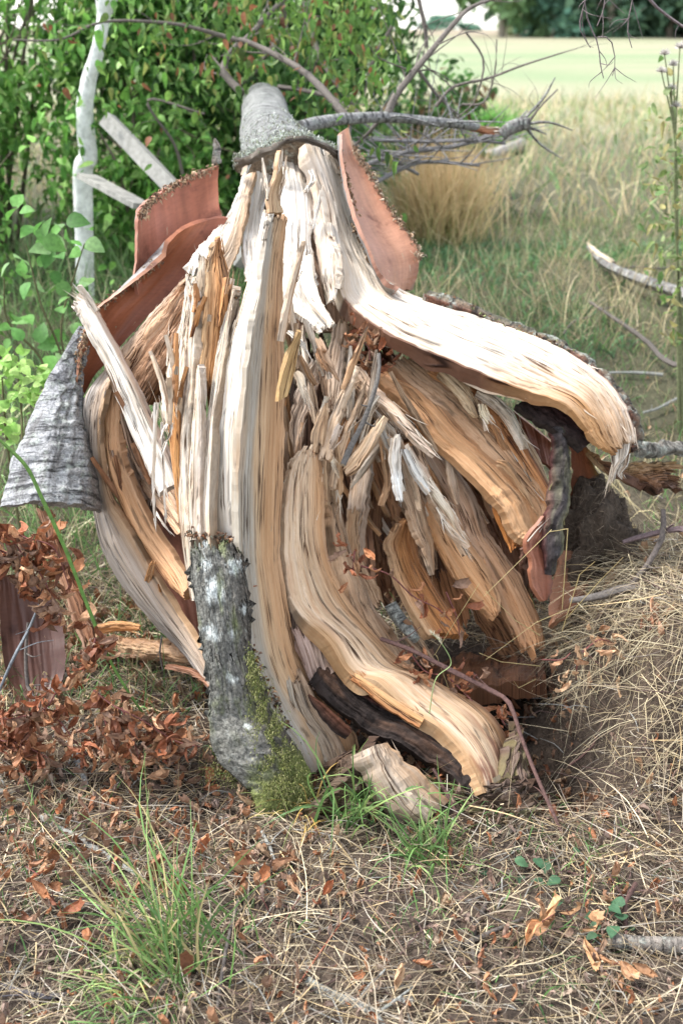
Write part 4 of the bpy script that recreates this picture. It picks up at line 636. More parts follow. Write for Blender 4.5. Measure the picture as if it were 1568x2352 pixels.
S('bark_sheet', 5, [(925, 1565, 940, 1560), (870, 1480, 965, 1500), (865, 1400, 960, 1420), (850, 1290, 925, 1330), (900, 1220, 940, 1240), (930, 1170, 950, 1170)], (2.38, 2.39, 2.40, 2.42, 2.44, 2.46), .02, mat='inner', th=.014, col=((0, (.40, .17, .10)), (.8, (.34, .13, .08)), (1, (.16, .07, .05))), rag=.01, jagb=.12, fray=8)
S('bark_scale', 5, [(830, 1420, 880, 1400), (820, 1340, 900, 1330), (860, 1290, 920, 1270)], (2.44, 2.43, 2.43), 0, mat='rough', th=.015, lump=.012, rag=.012, col=((0, (.2, .11, .08)), (1, (.12, .07, .05))), jag=.2)
# lower left: brown stringy strip, dark red sheet, broken wood on the ground
S('splinter', 2, [(395, 1020, 450, 1005), (350, 900, 420, 880), (300, 760, 370, 740), (255, 640, 330, 620), (215, 500, 280, 490), (190, 400, 250, 400), (165, 320, 235, 310)], (2.36, 2.4, 2.44, 2.48, 2.5, 2.52, 2.54), 0, mat='rough', th=.02, bulge=.008, col=((0, (.42, .26, .18)), (1, (.36, .17, .09))), groove=.006, pitch=.012, rag=.008, jagb=.15, fray=14, fw='edge', fl=.06, fc=(.4, .24, .16))
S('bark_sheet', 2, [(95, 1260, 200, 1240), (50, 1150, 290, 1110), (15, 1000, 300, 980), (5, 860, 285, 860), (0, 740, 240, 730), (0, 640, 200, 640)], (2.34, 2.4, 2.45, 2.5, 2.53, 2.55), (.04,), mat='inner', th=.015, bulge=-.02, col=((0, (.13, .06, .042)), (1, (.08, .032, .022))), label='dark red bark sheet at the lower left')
S('wood_slab', 2, [(420, 900, 410, 1000), (560, 930, 560, 1030), (680, 940, 700, 1040), (800, 960, 860, 1050), (930, 1010, 960, 1070)], (2.58, 2.56, 2.52, 2.46, 2.4), (-.03,), mat='rough', th=.04, bulge=.02, col=((0, (.34, .2, .11)), (.5, (.4, .26, .15)), (1, (.2, .11, .07))), lump=.006, rag=.01, fray=8)
S('wood_slab', 2, [(440, 875, 440, 910), (560, 870, 570, 900), (650, 880, 650, 900)], (2.62, 2.6, 2.58), 0, th=.02, col=((0, ORA), (1, ORA)))
W('splinter', 2, [(760, 1065, 20), (880, 1090, 22), (950, 1140, 20), (980, 1190, 16)], (2.36, 2.32, 2.28, 2.24), th=.01, mat='rough', col=((0, (.36, .2, .13)), (1, (.3, .14, .08))))
# --- fallen trunk
mb = MB()
tp = [P(668, 434, 3.27), P(657, 400, 3.36), P(637, 358, 3.52), P(620, 315, 3.78), P(611, 276, 4.15), P(608, 250, 4.6), P(604, 242, 5.2), P(596, 262, 6.6)]
tr = [112*mpp(430, 3.27), 100*mpp(400, 3.36), 82*mpp(358, 3.52), 65*mpp(315, 3.78), 55*mpp(276, 4.15), 50*mpp(250, 4.6), 45*mpp(242, 5.2), .10]
tube_mesh(mb, tp, tr, (.30, .30, .285), ns=48, n=150, rough=.05, band=.018, cap=(.3, .22, .15))
mb.out('trunk', M['bark'], TREE, label='fallen lichen-covered grey trunk running away from the stump')
# torn bark collar with crusty lichen
cpx = [(548, 392), (548, 375), (560, 372), (580, 362), (602, 350), (630, 340), (648, 328), (665, 322), (700, 319), (732, 330), (762, 346), (780, 362), (786, 385)]
cp_ = [P(x, y, yy) for (x, y), yy in zip(cpx, (3.2, 3.14, 3.12, 3.12, 3.12, 3.13, 3.14, 3.15, 3.17, 3.2, 3.24, 3.28, 3.3))]
mb = MB(); Cc = tube_mesh(mb, cp_, [.008, .012, .013, .013, .012, .010, .008, .008, .008, .009, .010, .010, .006], (.13, .11, .09), ns=10, n=90, rough=.5)
mb.out('bark_collar', M['rough'], TREE, label='ragged dark bark collar where the bark tore off')
mb = MB()
n = 2200; k = rng.integers(0, len(Cc), n); pos = Cc[k]+rng.normal(0, .005, (n, 3))+np.array([-.006, .03, .008])*rng.random((n, 1))*1.3
tt = rng.random(1100)**1.5*.75; tc = cr(tp, 400)[(tt*399*.6).astype(int)]; rr_ = spread_pts(tr, 8, 400)[(tt*399*.6).astype(int)]
an = rng.uniform(-.2, 3.3, 1100); ok = fbm(tc[:, 1]*6, an*2, 3, 3) > .05
p2 = tc+np.stack([np.cos(an)*rr_, np.zeros(1100), np.sin(an)*rr_], -1)*1.02
pos = np.concatenate([pos, p2[ok]]); n = len(pos)
dr = rng.normal(0, 1, (n, 3)); dr[:, 2] = abs(dr[:, 2])
place_leaves(mb, pos, dr, rng.uniform(.004, .011, n), pick([(.62, .66, .58), (.52, .58, .48), (.7, .72, .66), (.40, .42, .28), (.26, .25, .2)], n), DT[3])
mb.out('lichen', M['lichen'], TREE, kind='stuff')
# crumbs of bark along the bark edge on the right and along the peeled sheet
for nm, pts, ys_, cols_ in (('bark_crumbs', [(370, 597), (310, 645), (260, 680), (220, 715), (195, 765), (185, 815), (177, 890)], (2.81, 2.79, 2.76, 2.72, 2.69, 2.67, 2.67), [(.45, .3, .18), (.25, .15, .1), (.5, .38, .26)]),
                            ('bark_crumbs', [(325, 500), (350, 460), (415, 418), (502, 380)], (2.84, 2.88, 2.98, 3.12), [(.45, .3, .18), (.25, .15, .1), (.5, .38, .26)]),
                            ('bark_crumbs', [(815, 341), (843, 386), (877, 450), (916, 510), (952, 559), (963, 597)], (3.33, 3.27, 3.2, 3.14, 3.1, 3.07), [(.5, .36, .24), (.3, .2, .13), (.55, .45, .33)]),
                            ('bark_crumbs', [(985, 680), (1060, 700), (1130, 740), (1210, 770), (1290, 800), (1340, 840), (1400, 890)], (2.9, 2.85, 2.8, 2.76, 2.72, 2.7, 2.66), [(.10, .06, .04), (.3, .25, .16), (.26, .28, .12), (.34, .2, .11)]),
                            ('bark_crumbs', [(785, 380), (805, 450), (820, 520), (850, 590), (858, 600)], (3.2, 3.12, 3.05, 3.0, 2.98), [(.4, .26, .15), (.3, .18, .1), (.5, .36, .24)]),
                            ('bark_crumbs', [(432, 1225), (460, 1232), (500, 1240), (550, 1240), (565, 1310), (572, 1360), (568, 1420), (590, 1520), (630, 1610), (660, 1670)], (2.27, 2.27, 2.26, 2.26, 2.25, 2.22, 2.2, 2.15, 2.13, 2.1), [(.3, .12, .06), (.4, .24, .14), (.2, .12, .08), (.12, .11, .08)])):
    c = cr([P(x, y, q) for (x, y), q in zip(pts, ys_)], 200); n = 420; mb = MB(); dr = rng.normal(0, 1, (n, 3))
    place_leaves(mb, c[rng.integers(0, 200, n)]+rng.normal(0, .0045, (n, 3)), dr, rng.uniform(.006, .016, n), pick(cols_, n, .25), DT[5])
    mb.out(nm, M['lichen'], TREE, kind='stuff')
# moss on the stump foot
mb = MB(); mpts = cr([P(x, y, q) for x, y, q in ((572, 1500, 2.11), (590, 1570, 2.08), (612, 1640, 2.05), (632, 1710, 2.02), (648, 1780, 1.985), (650, 1850, 1.95))], 300)
n = 10000; k = (299*rng.random(n)**.75).astype(int); wd_ = .005+.024*k/299
pos = mpts[k]+np.stack([rng.normal(0, 1, n)*wd_, rng.normal(0, .006, n)+.002, rng.normal(0, .012, n)], -1)
p2 = np.stack([rng.normal(P(520, 1735, 2.05)[0], .028, 1100), rng.normal(2.05, .02, 1100), abs(rng.normal(.03, .02, 1100))], -1)
pos = np.concatenate([pos, p2]); n = len(pos); ok = fbm(pos[:, 0]*60, pos[:, 2]*60, 3, 2) > -.35; pos = pos[ok]; n = len(pos)
dr = np.stack([rng.normal(0, .6, n), -.6+rng.normal(0, .3, n), rng.normal(.2, .6, n)], -1)
blades(mb, pos, dr, rng.uniform(.0025, .0065, n), np.full(n, .0018), np.full(n, .8), pick([(.15, .17, .045), (.21, .22, .07), (.08, .10, .03), (.27, .26, .12)], n, .25), 3)
mb.out('moss', M['moss'], TREE, kind='stuff')

# ================================================================== limbs and crown of the fallen tree
def limb(name, pts, ys_, wpx, col=(.26, .24, .22), mat='bark', parent=None, ns=10, side=0, tile=0, label=None, cat=None, group=None, n=None, sw=.3, sl=.3, cap=True):
    pp = [P(*tl(tile, *p), y) for p, y in zip(pts, spread(ys_, len(pts)))]; k = .5 if tile in (1, 2, 5, 6, 7) else 1
    r = [w_*k/2*mpp(tl(tile, *p)[1], y) for w_, p, y in zip(spread(wpx, len(pts)), pts, spread(ys_, len(pts)))]
    mb = MB(); C_ = tube_mesh(mb, pp, r, col, ns=ns, rough=.16, cap=cap, n=n)
    for _ in range(side):
        j = rng.integers(len(C_)//6, len(C_)-1); d = C_[j]-C_[j-1]; d /= np.linalg.norm(d); q = d+rng.normal(0, .8, 3); q /= np.linalg.norm(q)
        l = sl*rng.uniform(.3, 1); q2 = q+rng.normal(0, .35, 3); rr_ = max(np.interp(j, np.linspace(0, len(C_)-1, len(r)), r)*sw, .0012)
        tube_mesh(mb, [C_[j], C_[j]+q*l*.5, C_[j]+q*l*.5+q2*l*.5], [rr_, rr_*.7, rr_*.3], col, ns=5, n=7, rough=.1)
    return mb.out(name, M[mat], parent, label=label, cat=cat, group=group), C_
B_ = (.17, .145, .125)
limb('branch', [(690, 292), (740, 280), (800, 272), (890, 270), (980, 278), (1060, 286), (1095, 292)], (3.9, 4.3), (30, 30, 26, 24, 22, 20, 18), (.34, .33, .32), parent=TREE, side=6)
S('branch', 0, [(1075, 284, 1085, 300), (1120, 290, 1130, 308), (1175, 296, 1172, 310)], (4.28, 4.3, 4.3), 0, th=.02, col=((0, (.62, .4, .26)), (1, (.5, .2, .1))), jag=.15, fray=8, label='broken orange end of the side limb')
limb('branch', [(1150, 310), (1180, 290), (1215, 283)], (4.3,), (26, 34, 26), (.3, .28, .26), parent=TREE, side=5)
Cs = []
for pts, ys_, wp, sd2 in ([(888, 268), (905, 225), (950, 165), (1000, 105), (1050, 45), (1085, 15), (1140, -5)], (4.1, 4.3), (20, 18, 15, 13, 11, 9, 7), 12), \
        ([(800, 275), (740, 205), (690, 160), (640, 130), (570, 97), (520, 85), (400, 55), (240, 50), (140, 90), (30, 92)], (4.2, 4.7, 4.6), (20, 18, 16, 15, 13, 11, 8, 6, 5, 4), 12), \
        ([(555, 215), (515, 165), (530, 120), (570, 85), (610, 40), (660, -10)], (4.6, 5.0), (20, 18, 14, 13, 12, 10), 8), \
        ([(640, 200), (700, 208), (760, 225), (830, 262)], (4.9, 4.6), (12, 10, 9, 8), 6), ([(690, -10), (720, 90), (750, 160), (830, 270)], (5.4, 5.0), (14, 13, 11, 8), 6), \
        ([(960, -5), (975, 60), (980, 110)], (4.6,), (10, 10, 8), 6), ([(900, 60), (860, 130), (835, 220)], (5.0,), (8, 7, 5), 6), ([(640, -10), (655, 60), (600, 140)], (5.6,), (16, 12, 9), 8), \
        ([(1000, 245), (1040, 200), (1120, 180), (1200, 150), (1300, 118)], (4.4,), (8, 7, 6, 5, 3), 8), ([(1060, 240), (1110, 235), (1135, 170), (1140, 90)], (4.5,), (7, 5, 4, 3), 5), \
        ([(1210, 285), (1240, 245), (1280, 205)], (4.4,), (7, 5, 3), 3), ([(960, 160), (1000, 215), (1020, 235), (1050, 262)], (4.5,), (8, 7, 6, 4), 6), ([(880, 268), (820, 330), (780, 345)], (4.2,), (9, 7, 5), 4), \
        ([(1070, 75), (1110, 140), (1090, 230), (1050, 270)], (4.4,), (5, 5, 4, 3), 4), ([(420, 400), (400, 330), (340, 230), (470, 262)], (5.2,), (8, 7, 6, 5), 3):
    Cs.append(limb('branch', pts, ys_, wp, B_, parent=TREE, side=sd2, mat='twig', ns=7)[1])
mb = MB()
al = np.concatenate([Cs[i] for i in (0, 1, 2, 3, 4, 5, 6, 7)]); n = 1500
pos = al[rng.integers(0, len(al), n)]+rng.normal(0, .16, (n, 3)); e = rng.normal(0, 1, (2400, 3))*np.array([.42, .5, .35])+P(660, 60, 5.4)+np.array([0, 0, .05])
e2 = rng.normal(0, 1, (700, 3))*np.array([.25, .3, .22])+P(820, 60, 5.0)
pos = np.concatenate([pos, e, e2]); pos = pos[(fbm(pos[:, 0]*3, pos[:, 1]*3, pos[:, 2]*3, 2) > -.25)]; pxx = 784+pos[:, 0]/(pos[:, 1]*.00035); pos = pos[(pxx < 830+150*rng.random(len(pxx)))]; n = len(pos)
dr = rng.normal(0, .5, (n, 3)); dr[:, 2] -= .7
place_leaves(mb, pos, dr, rng.uniform(.026, .052, n), pick([(.12, .24, .05), (.16, .3, .06), (.11, .22, .045), (.15, .27, .06), (.2, .33, .08), (.12, .24, .05), (.28, .12, .06), (.13, .2, .05), (.26, .3, .08), (.1, .2, .05)], n, .2))
mb.out('foliage', M['leaf'], TREE, label='half-withered green and rusty leaves of the fallen crown')

# ================================================================== plants
def shrub(name, x, y, h, rx, nl, size, pal, label, cat='shrub', group=None, cx=0, zlo=.0, dens=-.15, stems=9, ry=None):
    z0 = float(height(x, y)); t = empty(name, (x, y, z0), label, cat, group); ry = ry or rx*.8
    mb = MB(); tips = []
    for i in range(stems):
        a = rng.uniform(0, 6.28); q = rng.uniform(.2, .85)
        e = np.array([x+cx+math.cos(a)*rx*q, y+math.sin(a)*ry*q, z0+h*rng.uniform(.45, .95)])
        b = np.array([x+rng.normal(0, .06), y+rng.normal(0, .06), z0-.03]); m = (b+e)/2+np.array([0, 0, h*.12])+rng.normal(0, .06, 3)
        c = tube_mesh(mb, [b, m, e], [.014, .009, .004], (.16, .13, .10), ns=5, n=12, rough=.1); tips.append(c[4:])
        for k in range(5):
            j = rng.integers(3, 11); q = c[j]+rng.normal(0, 1, 3)*np.array([rx, ry, h*.4])*.35; cc = tube_mesh(mb, [c[j], (c[j]+q)/2+rng.normal(0, .03, 3), q], [.004, .003, .0015], (.18, .14, .10), ns=4, n=8); tips.append(cc)
    mb.out('stem', M['twig'], t)
    tp_ = np.concatenate(tips); n1 = nl//2
    p = tp_[rng.integers(0, len(tp_), n1)]+rng.normal(0, .05, (n1, 3))
    u = rng.normal(0, 1, (nl, 3)); u /= np.linalg.norm(u, axis=1, keepdims=True); u *= rng.random((nl, 1))**.4
    v = np.array([x+cx, y, z0+h*(.5+zlo/2)])+u*np.array([rx, ry, h*.52*(1-zlo)])
    p = np.concatenate([p, v]); p = p[(fbm(p[:, 0]*2.6+x, p[:, 1]*2.6, p[:, 2]*2.6, 3) > dens) & (p[:, 2] > z0+.02)]; n = len(p)
    dr = rng.normal(0, .55, (n, 3))+np.array([0, -.25, -.35]); mb = MB()
    place_leaves(mb, p, dr, rng.uniform(*size, n), pick(pal, n, .2))
    mb.out('foliage', M['leaf'], t); return t
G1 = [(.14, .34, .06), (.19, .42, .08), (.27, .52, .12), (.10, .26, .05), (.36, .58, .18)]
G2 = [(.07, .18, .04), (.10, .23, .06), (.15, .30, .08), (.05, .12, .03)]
shrub('elder_shrub', -1.78, 6.2, 2.05, .70, 5200, (.04, .075), G1, 'bright green leafy shrub crowding close behind the white tree stem', zlo=.35)
shrub('elder_shrub', -.90, 6.5, 2.1, .68, 6200, (.04, .08), G1+G2, 'dense green shrub behind the leaning plank')
shrub('hedge_shrub', -2.6, 7.4, 2.4, .9, 2800, (.07, .12), G1, 'tall green shrub at the far left edge, behind all other leaves')
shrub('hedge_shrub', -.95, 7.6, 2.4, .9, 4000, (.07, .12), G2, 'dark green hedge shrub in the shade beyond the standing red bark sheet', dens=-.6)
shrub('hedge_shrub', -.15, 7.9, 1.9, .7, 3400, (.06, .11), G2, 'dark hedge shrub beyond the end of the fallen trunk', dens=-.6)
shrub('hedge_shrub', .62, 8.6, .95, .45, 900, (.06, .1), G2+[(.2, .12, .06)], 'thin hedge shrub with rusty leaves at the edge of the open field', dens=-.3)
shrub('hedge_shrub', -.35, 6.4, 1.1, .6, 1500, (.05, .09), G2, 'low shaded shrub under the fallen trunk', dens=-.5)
shrub('elder_shrub', -1.95, 5.7, 1.75, .50, 3600, (.04, .072), G1, 'light green leafy shrub left of the white tree stem, at the left edge', dens=-.3)
shrub('elder_shrub', -1.02, 5.9, .85, .50, 2200, (.04, .07), G1, 'low bright green shrub between the white stem and the leaning rail', dens=-.3)
shrub('elder_shrub', -1.60, 4.6, 1.30, .36, 2600, (.028, .052), G1, 'loose light green shrub between the leaning rail and the left edge, nearest the viewer', dens=-.1, stems=7)
# white barked young tree
t = empty('white_barked_tree', tuple(G(186, 470)), 'slender young tree with smooth white bark among green leaves on the left', 'tree')
g0 = G(180, 480); Yw = float(g0[1]); Yw = 5.2
wp_ = [P(178, 500, Yw), P(190, 420, Yw), P(203, 360, Yw), P(196, 290, Yw), P(196, 240, Yw), P(206, 180, Yw), P(226, 110, Yw), P(238, 40, Yw), P(248, -60, Yw), P(260, -300, Yw)]
wp_[0][2] = min(wp_[0][2], float(height(wp_[0][0], Yw))-.05)
t.location = (wp_[0][0], Yw, float(height(wp_[0][0], Yw)))
mb = MB(); tube_mesh(mb, wp_, [22*mpp(400, Yw)]*2+[21*mpp(400, Yw), 20*mpp(300, Yw), 19*mpp(300, Yw), 17*mpp(200, Yw), 15*mpp(100, Yw), 14*mpp(100, Yw), .06, .04], (.86, .87, .84), ns=16, n=80, rough=.12)
mb.out('trunk', M['plank'], t)
mb = MB(); n = 520; c = np.array(cr(wp_[:9], 200))[rng.integers(0, 200, n)]+rng.normal(0, .15, (n, 3)); dr = rng.normal(0, .5, (n, 3))+np.array([0, -.3, -.4])
c = c[fbm(c[:, 0]*6, c[:, 1]*6, c[:, 2]*6, 2) > .12]; n = len(c)
place_leaves(mb, c, dr[:n], rng.uniform(.04, .075, n), pick(G1, n, .2)); mb.out('foliage', M['leaf'], t)
# saplings at the left edge
def sapling(name, stems, leaves, Y, size, pal, label, per=3, spreadpx=12):
    b = P(*stems[0][0], Y); z0 = float(height(b[0], Y)); t = empty(name, (b[0], Y, z0), label, 'sapling'); mb = MB()
    for st_ in stems:
        pp = [P(x, y, Y+rng.normal(0, .04)) for x, y in st_]
        if pp[0][2] > z0: pp = [np.array([pp[0][0]+.03, Y, z0-.02])]+pp
        tube_mesh(mb, pp, [.005, .004, .002], (.16, .15, .07), ns=5, n=16)
    mb.out('stem', M['twig'], t); mb = MB()
    p = np.concatenate([[P(x+rng.normal(0, spreadpx), y+rng.normal(0, spreadpx), Y+rng.normal(0, .08)) for _ in range(per)] for x, y in leaves]); n = len(p)
    dr = rng.normal(0, .8, (n, 3))+np.array([0, -.6, -.1]); fl = np.tile(np.array([0, -.5, 1.]), (n, 1))+rng.normal(0, .35, (n, 3))
    place_leaves(mb, p, dr, rng.uniform(*size, n), pick(pal, n, .15), flat=fl, tm=WIDE); mb.out('foliage', M['leaf'], t)
WV = GT[0].copy(); WV[:, 0] *= 1.6; WIDE = (WV, GT[1], GT[2])
G3 = [(.16, .38, .08), (.22, .46, .12), (.12, .30, .07), (.30, .50, .2)]
sapling('hazel_sapling', [[(170, 900), (140, 760), (175, 620), (195, 560)], [(150, 850), (95, 700), (60, 560)], [(110, 860), (20, 740), (10, 640)]],
        [(140, 515), (160, 560), (60, 630), (110, 640), (180, 640), (150, 690), (95, 780), (60, 720), (140, 800), (205, 570), (20, 690), (130, 590), (175, 770), (30, 780), (85, 560), (10, 600), (40, 480), (100, 500), (160, 870)], 3.5, (.045, .075), G3, 'hazel sapling with broad toothed leaves left of the red bark', 3, 16)
sapling('willow_sapling', [[(60, 1050), (50, 950), (40, 840)], [(70, 1040), (90, 940), (80, 860)], [(20, 1040), (10, 940), (5, 860)]],
        [(40, 850), (80, 880), (20, 930), (95, 920), (60, 900), (10, 870), (30, 990), (80, 960), (100, 860), (50, 830), (15, 820), (120, 900), (5, 960)], 3.0, (.022, .042), [(.30, .55, .12), (.42, .62, .18), (.26, .46, .1)], 'small yellow-green sapling beside the grey bark roll', 12, 14)
# tall thistle in seed at the right edge
t = empty('thistle', (1.2, 4.0, float(height(1.2, 4.0))), 'tall weed with fluffy white seed heads at the right edge', 'thistle')
mb = MB(); hd = [(1525, 125), (1545, 150), (1518, 165), (1560, 110), (1540, 205), (1550, 245)]
for x, y in hd: tube_mesh(mb, [np.array([1.27+rng.normal(0, .02), 4.0, float(height(1.27, 4))]), P(1555, 600, 4.0), P(1550, 330, 4.0), P(x, y, 4.0)], [.006, .005, .004, .002], (.22, .24, .12), ns=5, n=20)
mb.out('stem', M['twig'], t)
for x, y in hd:
    mb = MB(); c = P(x, y, 4.0); n = 160; u = rng.normal(0, 1, (n, 3)); u[:, 2] = abs(u[:, 2])
    blades(mb, np.tile(c, (n, 1)), u, rng.uniform(.012, .024, n), np.full(n, .003), np.zeros(n), pick([(.7, .66, .62), (.55, .5, .45)], n), 3); mb.out('seed_head', M['straw'], t)
mb = MB(); n = 420; pp = np.array(cr([P(1575, 800, 4.0), P(1570, 600, 4.0), P(1560, 420, 4.0), P(1548, 250, 4.0)], 100))[rng.integers(0, 100, n)]+rng.normal(0, .07, (n, 3)); pp[:, 0] += .01
place_leaves(mb, pp, rng.normal(0, 1, (n, 3)), rng.uniform(.02, .05, n), pick([(.14, .25, .07), (.24, .33, .1), (.4, .36, .14), (.3, .38, .16)], n)); mb.out('foliage', M['leaf'], t)

# ================================================================== grass and litter
def ground_pts(n, x0, x1, y0, y1, f=None):
    p = np.stack([rng.uniform(x0, x1, n), rng.uniform(y0, y1, n)], -1)
    if f is not None: p = p[f(p[:, 0], p[:, 1])]
    return np.stack([p[:, 0], p[:, 1], height(p[:, 0], p[:, 1])], -1)
wedge = lambda x, y: (abs(x) < .36*y*1.05+.25)
wedge2 = lambda x, y: (abs(x) < .40*y+.75)
STR = [(.40, .33, .22), (.26, .20, .13), (.50, .42, .28), (.18, .13, .09), (.30, .25, .18), (.44, .33, .18), (.13, .09, .065), (.36, .32, .26)]
def stump_clear(x, y): return ~((x > -.28) & (x < .42) & (y > 2.05) & (y < 2.7))
mb = MB()
p = ground_pts(44000, -1.1, 1.2, 1.15, 3.1, lambda x, y: wedge(x, y) & stump_clear(x, y) & (height(x, y) > -.045)); n = len(p); p[:, 2] += rng.random(n)**2*.022
d = rng.normal(0, 1, (n, 3)); d[:, 2] = rng.normal(.05, .13, n)
blades(mb, p, d, np.where(rng.random(n) < .5, rng.uniform(.015, .06, n), rng.uniform(.05, .2, n)), rng.uniform(.0008, .0026, n), rng.uniform(-.05, .12, n), pick(STR, n, .28)*1.25)
p = ground_pts(7000, .42, 1.25, 2.0, 3.0, lambda x, y: (height(x, y) > .05)); n = len(p)
d = np.stack([rng.normal(-.25, .7, n), rng.normal(-.5, .6, n), rng.normal(.0, .28, n)], -1)
blades(mb, p+np.array([0, 0, .01]), d, rng.uniform(.05, .2, n), rng.uniform(.0009, .0022, n), rng.uniform(.1, .5, n), pick([(.56, .47, .30), (.48, .39, .24), (.62, .54, .36), (.38, .3, .2)], n, .15))
mb.out('dry_grass', M['straw'], kind='stuff', label='matted dry straw on the soil')
# meadow behind
mb = MB()
def meadow(n, x0, x1, y0, y1, ln, wd, pal, dr_, lo=0.02, noi=2.0, th=-.3, up=1.0):
    p = ground_pts(n, x0, x1, y0, y1, lambda x, y: wedge2(x, y) & (fbm(x*noi, y*noi, n % 7, 2) > th)); m = len(p)
    d = rng.normal(0, .38, (m, 3)); d[:, 2] = up
    blades(mb, p, d, rng.uniform(*ln, m), rng.uniform(*wd, m), rng.uniform(*dr_, m), pick(pal, m, .28)*(.95 if ln[1] > .4 else .75))
GG = [(.14, .28, .08), (.18, .34, .11), (.11, .24, .08), (.24, .36, .13), (.14, .28, .08)]; SS = [(.56, .47, .26), (.62, .52, .32), (.48, .38, .22), (.5, .44, .26)]
meadow(34000, -.6, 4.6, 2.75, 7.5, (.04, .15), (.002, .005), GG+SS, (.1, .8), noi=1.6, th=-.5)
meadow(5500, .3, 4.4, 3.2, 8, (.15, .50), (.002, .0045), SS, (.1, .6), noi=1.2, th=-.1)
meadow(18000, .1, 3.5, 2.9, 6.5, (.05, .20), (.003, .007), [(.13, .29, .12), (.17, .36, .16), (.2, .34, .12)], (.3, 1.1), noi=1.3, th=.0)
meadow(20000, -4, 8, 7, 18, (.10, .42), (.005, .011), GG+SS+SS, (.1, .6), th=-.6)
meadow(9000, -3.2, -.35, 3.0, 6.5, (.15, .55), (.002, .005), GG+[(.3, .45, .2), (.5, .46, .28)], (.1, .7), th=-.6)
meadow(1500, -.9, 1.0, 1.25, 2.2, (.04, .13), (.0015, .0035), GG, (.3, 1.1), noi=3, th=.1)
meadow(5000, -1.6, -.3, 2.3, 3.6, (.06, .22), (.0015, .004), GG+SS, (.2, .9), th=-.2)
mb.out('meadow_grass', M['straw'], kind='stuff', label='green and straw-coloured grass behind the tree')
# fallen leaf litter
mb = MB()
def litter(n, x0, x1, y0, y1, sz, f=None, pal=None):
    p = ground_pts(n, x0, x1, y0, y1, f); k = rng.integers(0, 10, len(p)); 
    for i in range(10):
        q = p[k == i]; m = len(q)
        if not m: continue
        d = rng.normal(0, 1, (m, 3)); d[:, 2] = rng.normal(.1, .35, m)
        place_leaves(mb, q+np.array([0, 0, .008]), d, rng.uniform(*sz, m), pick(pal or [(.36, .15, .07), (.30, .13, .07), (.42, .22, .12), (.24, .14, .09), (.34, .2, .13), (.46, .3, .18)], m, .2), DT[i])
litter(1100, -1.0, -.05, 1.7, 2.9, (.025, .055))
litter(1300, -.9, 1.0, 1.2, 2.15, (.014, .04), pal=[(.36, .15, .07), (.30, .2, .15), (.26, .18, .14), (.4, .3, .22), (.34, .24, .19), (.42, .2, .1)])
litter(560, -.05, .55, 2.05, 2.6, (.03, .055))
litter(90, -.9, .9, 1.25, 2.0, (.04, .06))
litter(60, .5, 1.0, 2.0, 2.7, (.035, .06), pal=[(.5, .32, .18), (.42, .25, .14)])
litter(80, .4, 1.6, 2.8, 4.5, (.03, .06), pal=[(.5, .32, .2), (.4, .22, .13)])
mb.out('leaf_litter', M['dead'], kind='stuff', label='brown curled leaves on the ground', smooth=False)
mb = MB(); p = ground_pts(1500, -1, 1.1, 1.2, 3.0, stump_clear)
for q in p[:1300]:
    a = rng.uniform(0, 6.28); l = rng.uniform(.02, .12); d = np.array([math.cos(a), math.sin(a), rng.normal(0, .1)])
    tube_mesh(mb, [q+[0, 0, .006], q+d*l*.5+rng.normal(0, .006, 3)+[0, 0, .008], q+d*l+[0, 0, .008]], [.0016, .0014, .0007], random.choice([(.13, .08, .07), (.2, .16, .13), (.32, .31, .28)]), ns=4, n=5, cap=False)
mb.out('twig_litter', M['twig'], kind='stuff', label='tiny broken twigs strewn on the ground')
# soil crumbs in the hollow and on the bank
mb = MB(); p = ground_pts(2600, .2, 1.2, 1.85, 2.7); n = len(p)
place_leaves(mb, p, rng.normal(0, 1, (n, 3)), rng.uniform(.004, .016, n), pick([(.2, .14, .1), (.12, .085, .06), (.26, .2, .15)], n), DT[7])
mb.out('soil_crumbs', M['soil'], kind='stuff', label='loose soil crumbs on the bank')

def tuft(px, py, n, ln, wd, pal, label, sp=.03, lean=(0, -.1), droop=(.2, .9), up=1.0, spread_=.45, name='grass_tuft', tip=None, pos=None):
    b = G(px, py) if pos is None else pos; mb = MB(); r_ = rng.normal(0, sp, (n, 3)); r_[:, 2] = 0
    d = rng.normal(0, spread_, (n, 3)); d[:, 2] = up; d[:, 0] += lean[0]; d[:, 1] += lean[1]
    bb = b+r_; bb[:, 2] = height(bb[:, 0], bb[:, 1])-.005
    blades(mb, bb, d, rng.uniform(*ln, n), rng.uniform(*wd, n), rng.uniform(*droop, n), pick(pal, n, .15), 7, None if tip is None else pick([tip], n, .1))
    return mb.out(name, M['straw'], label=label, cat='grass tuft')
GF = [(.12, .23, .06), (.16, .28, .08), (.10, .19, .06), (.24, .34, .11)]
tuft(420, 2210, 95, (.18, .42), (.0028, .0055), GF+[(.5, .42, .2)], 'large green grass tuft in the lower left foreground', .045, (-.3, .15), (.1, .55), 1.2)
tuft(330, 2290, 170, (.06, .22), (.002, .0045), GF+[(.42, .42, .16)], 'low spreading green tuft at the bottom left below the large tuft', .06, (-.3, 0), (.4, 1.2))
tuft(850, 1880, 60, (.14, .32), (.003, .0058), GF, 'arching green grass growing against the pale root stub', .015, (.1, -.15), (.4, 1.2), spread_=.6)
tuft(800, 1905, 34, (.20, .40), (.004, .0065), GF, 'long broad green blades arching over the pale root stub', .02, (.25, -.1), (.3, .9), 1.1, .4)
tuft(985, 1985, 90, (.10, .28), (.003, .0052), GF, 'short green tuft in front of the right root', .025, (.05, .1), (.3, 1.1))
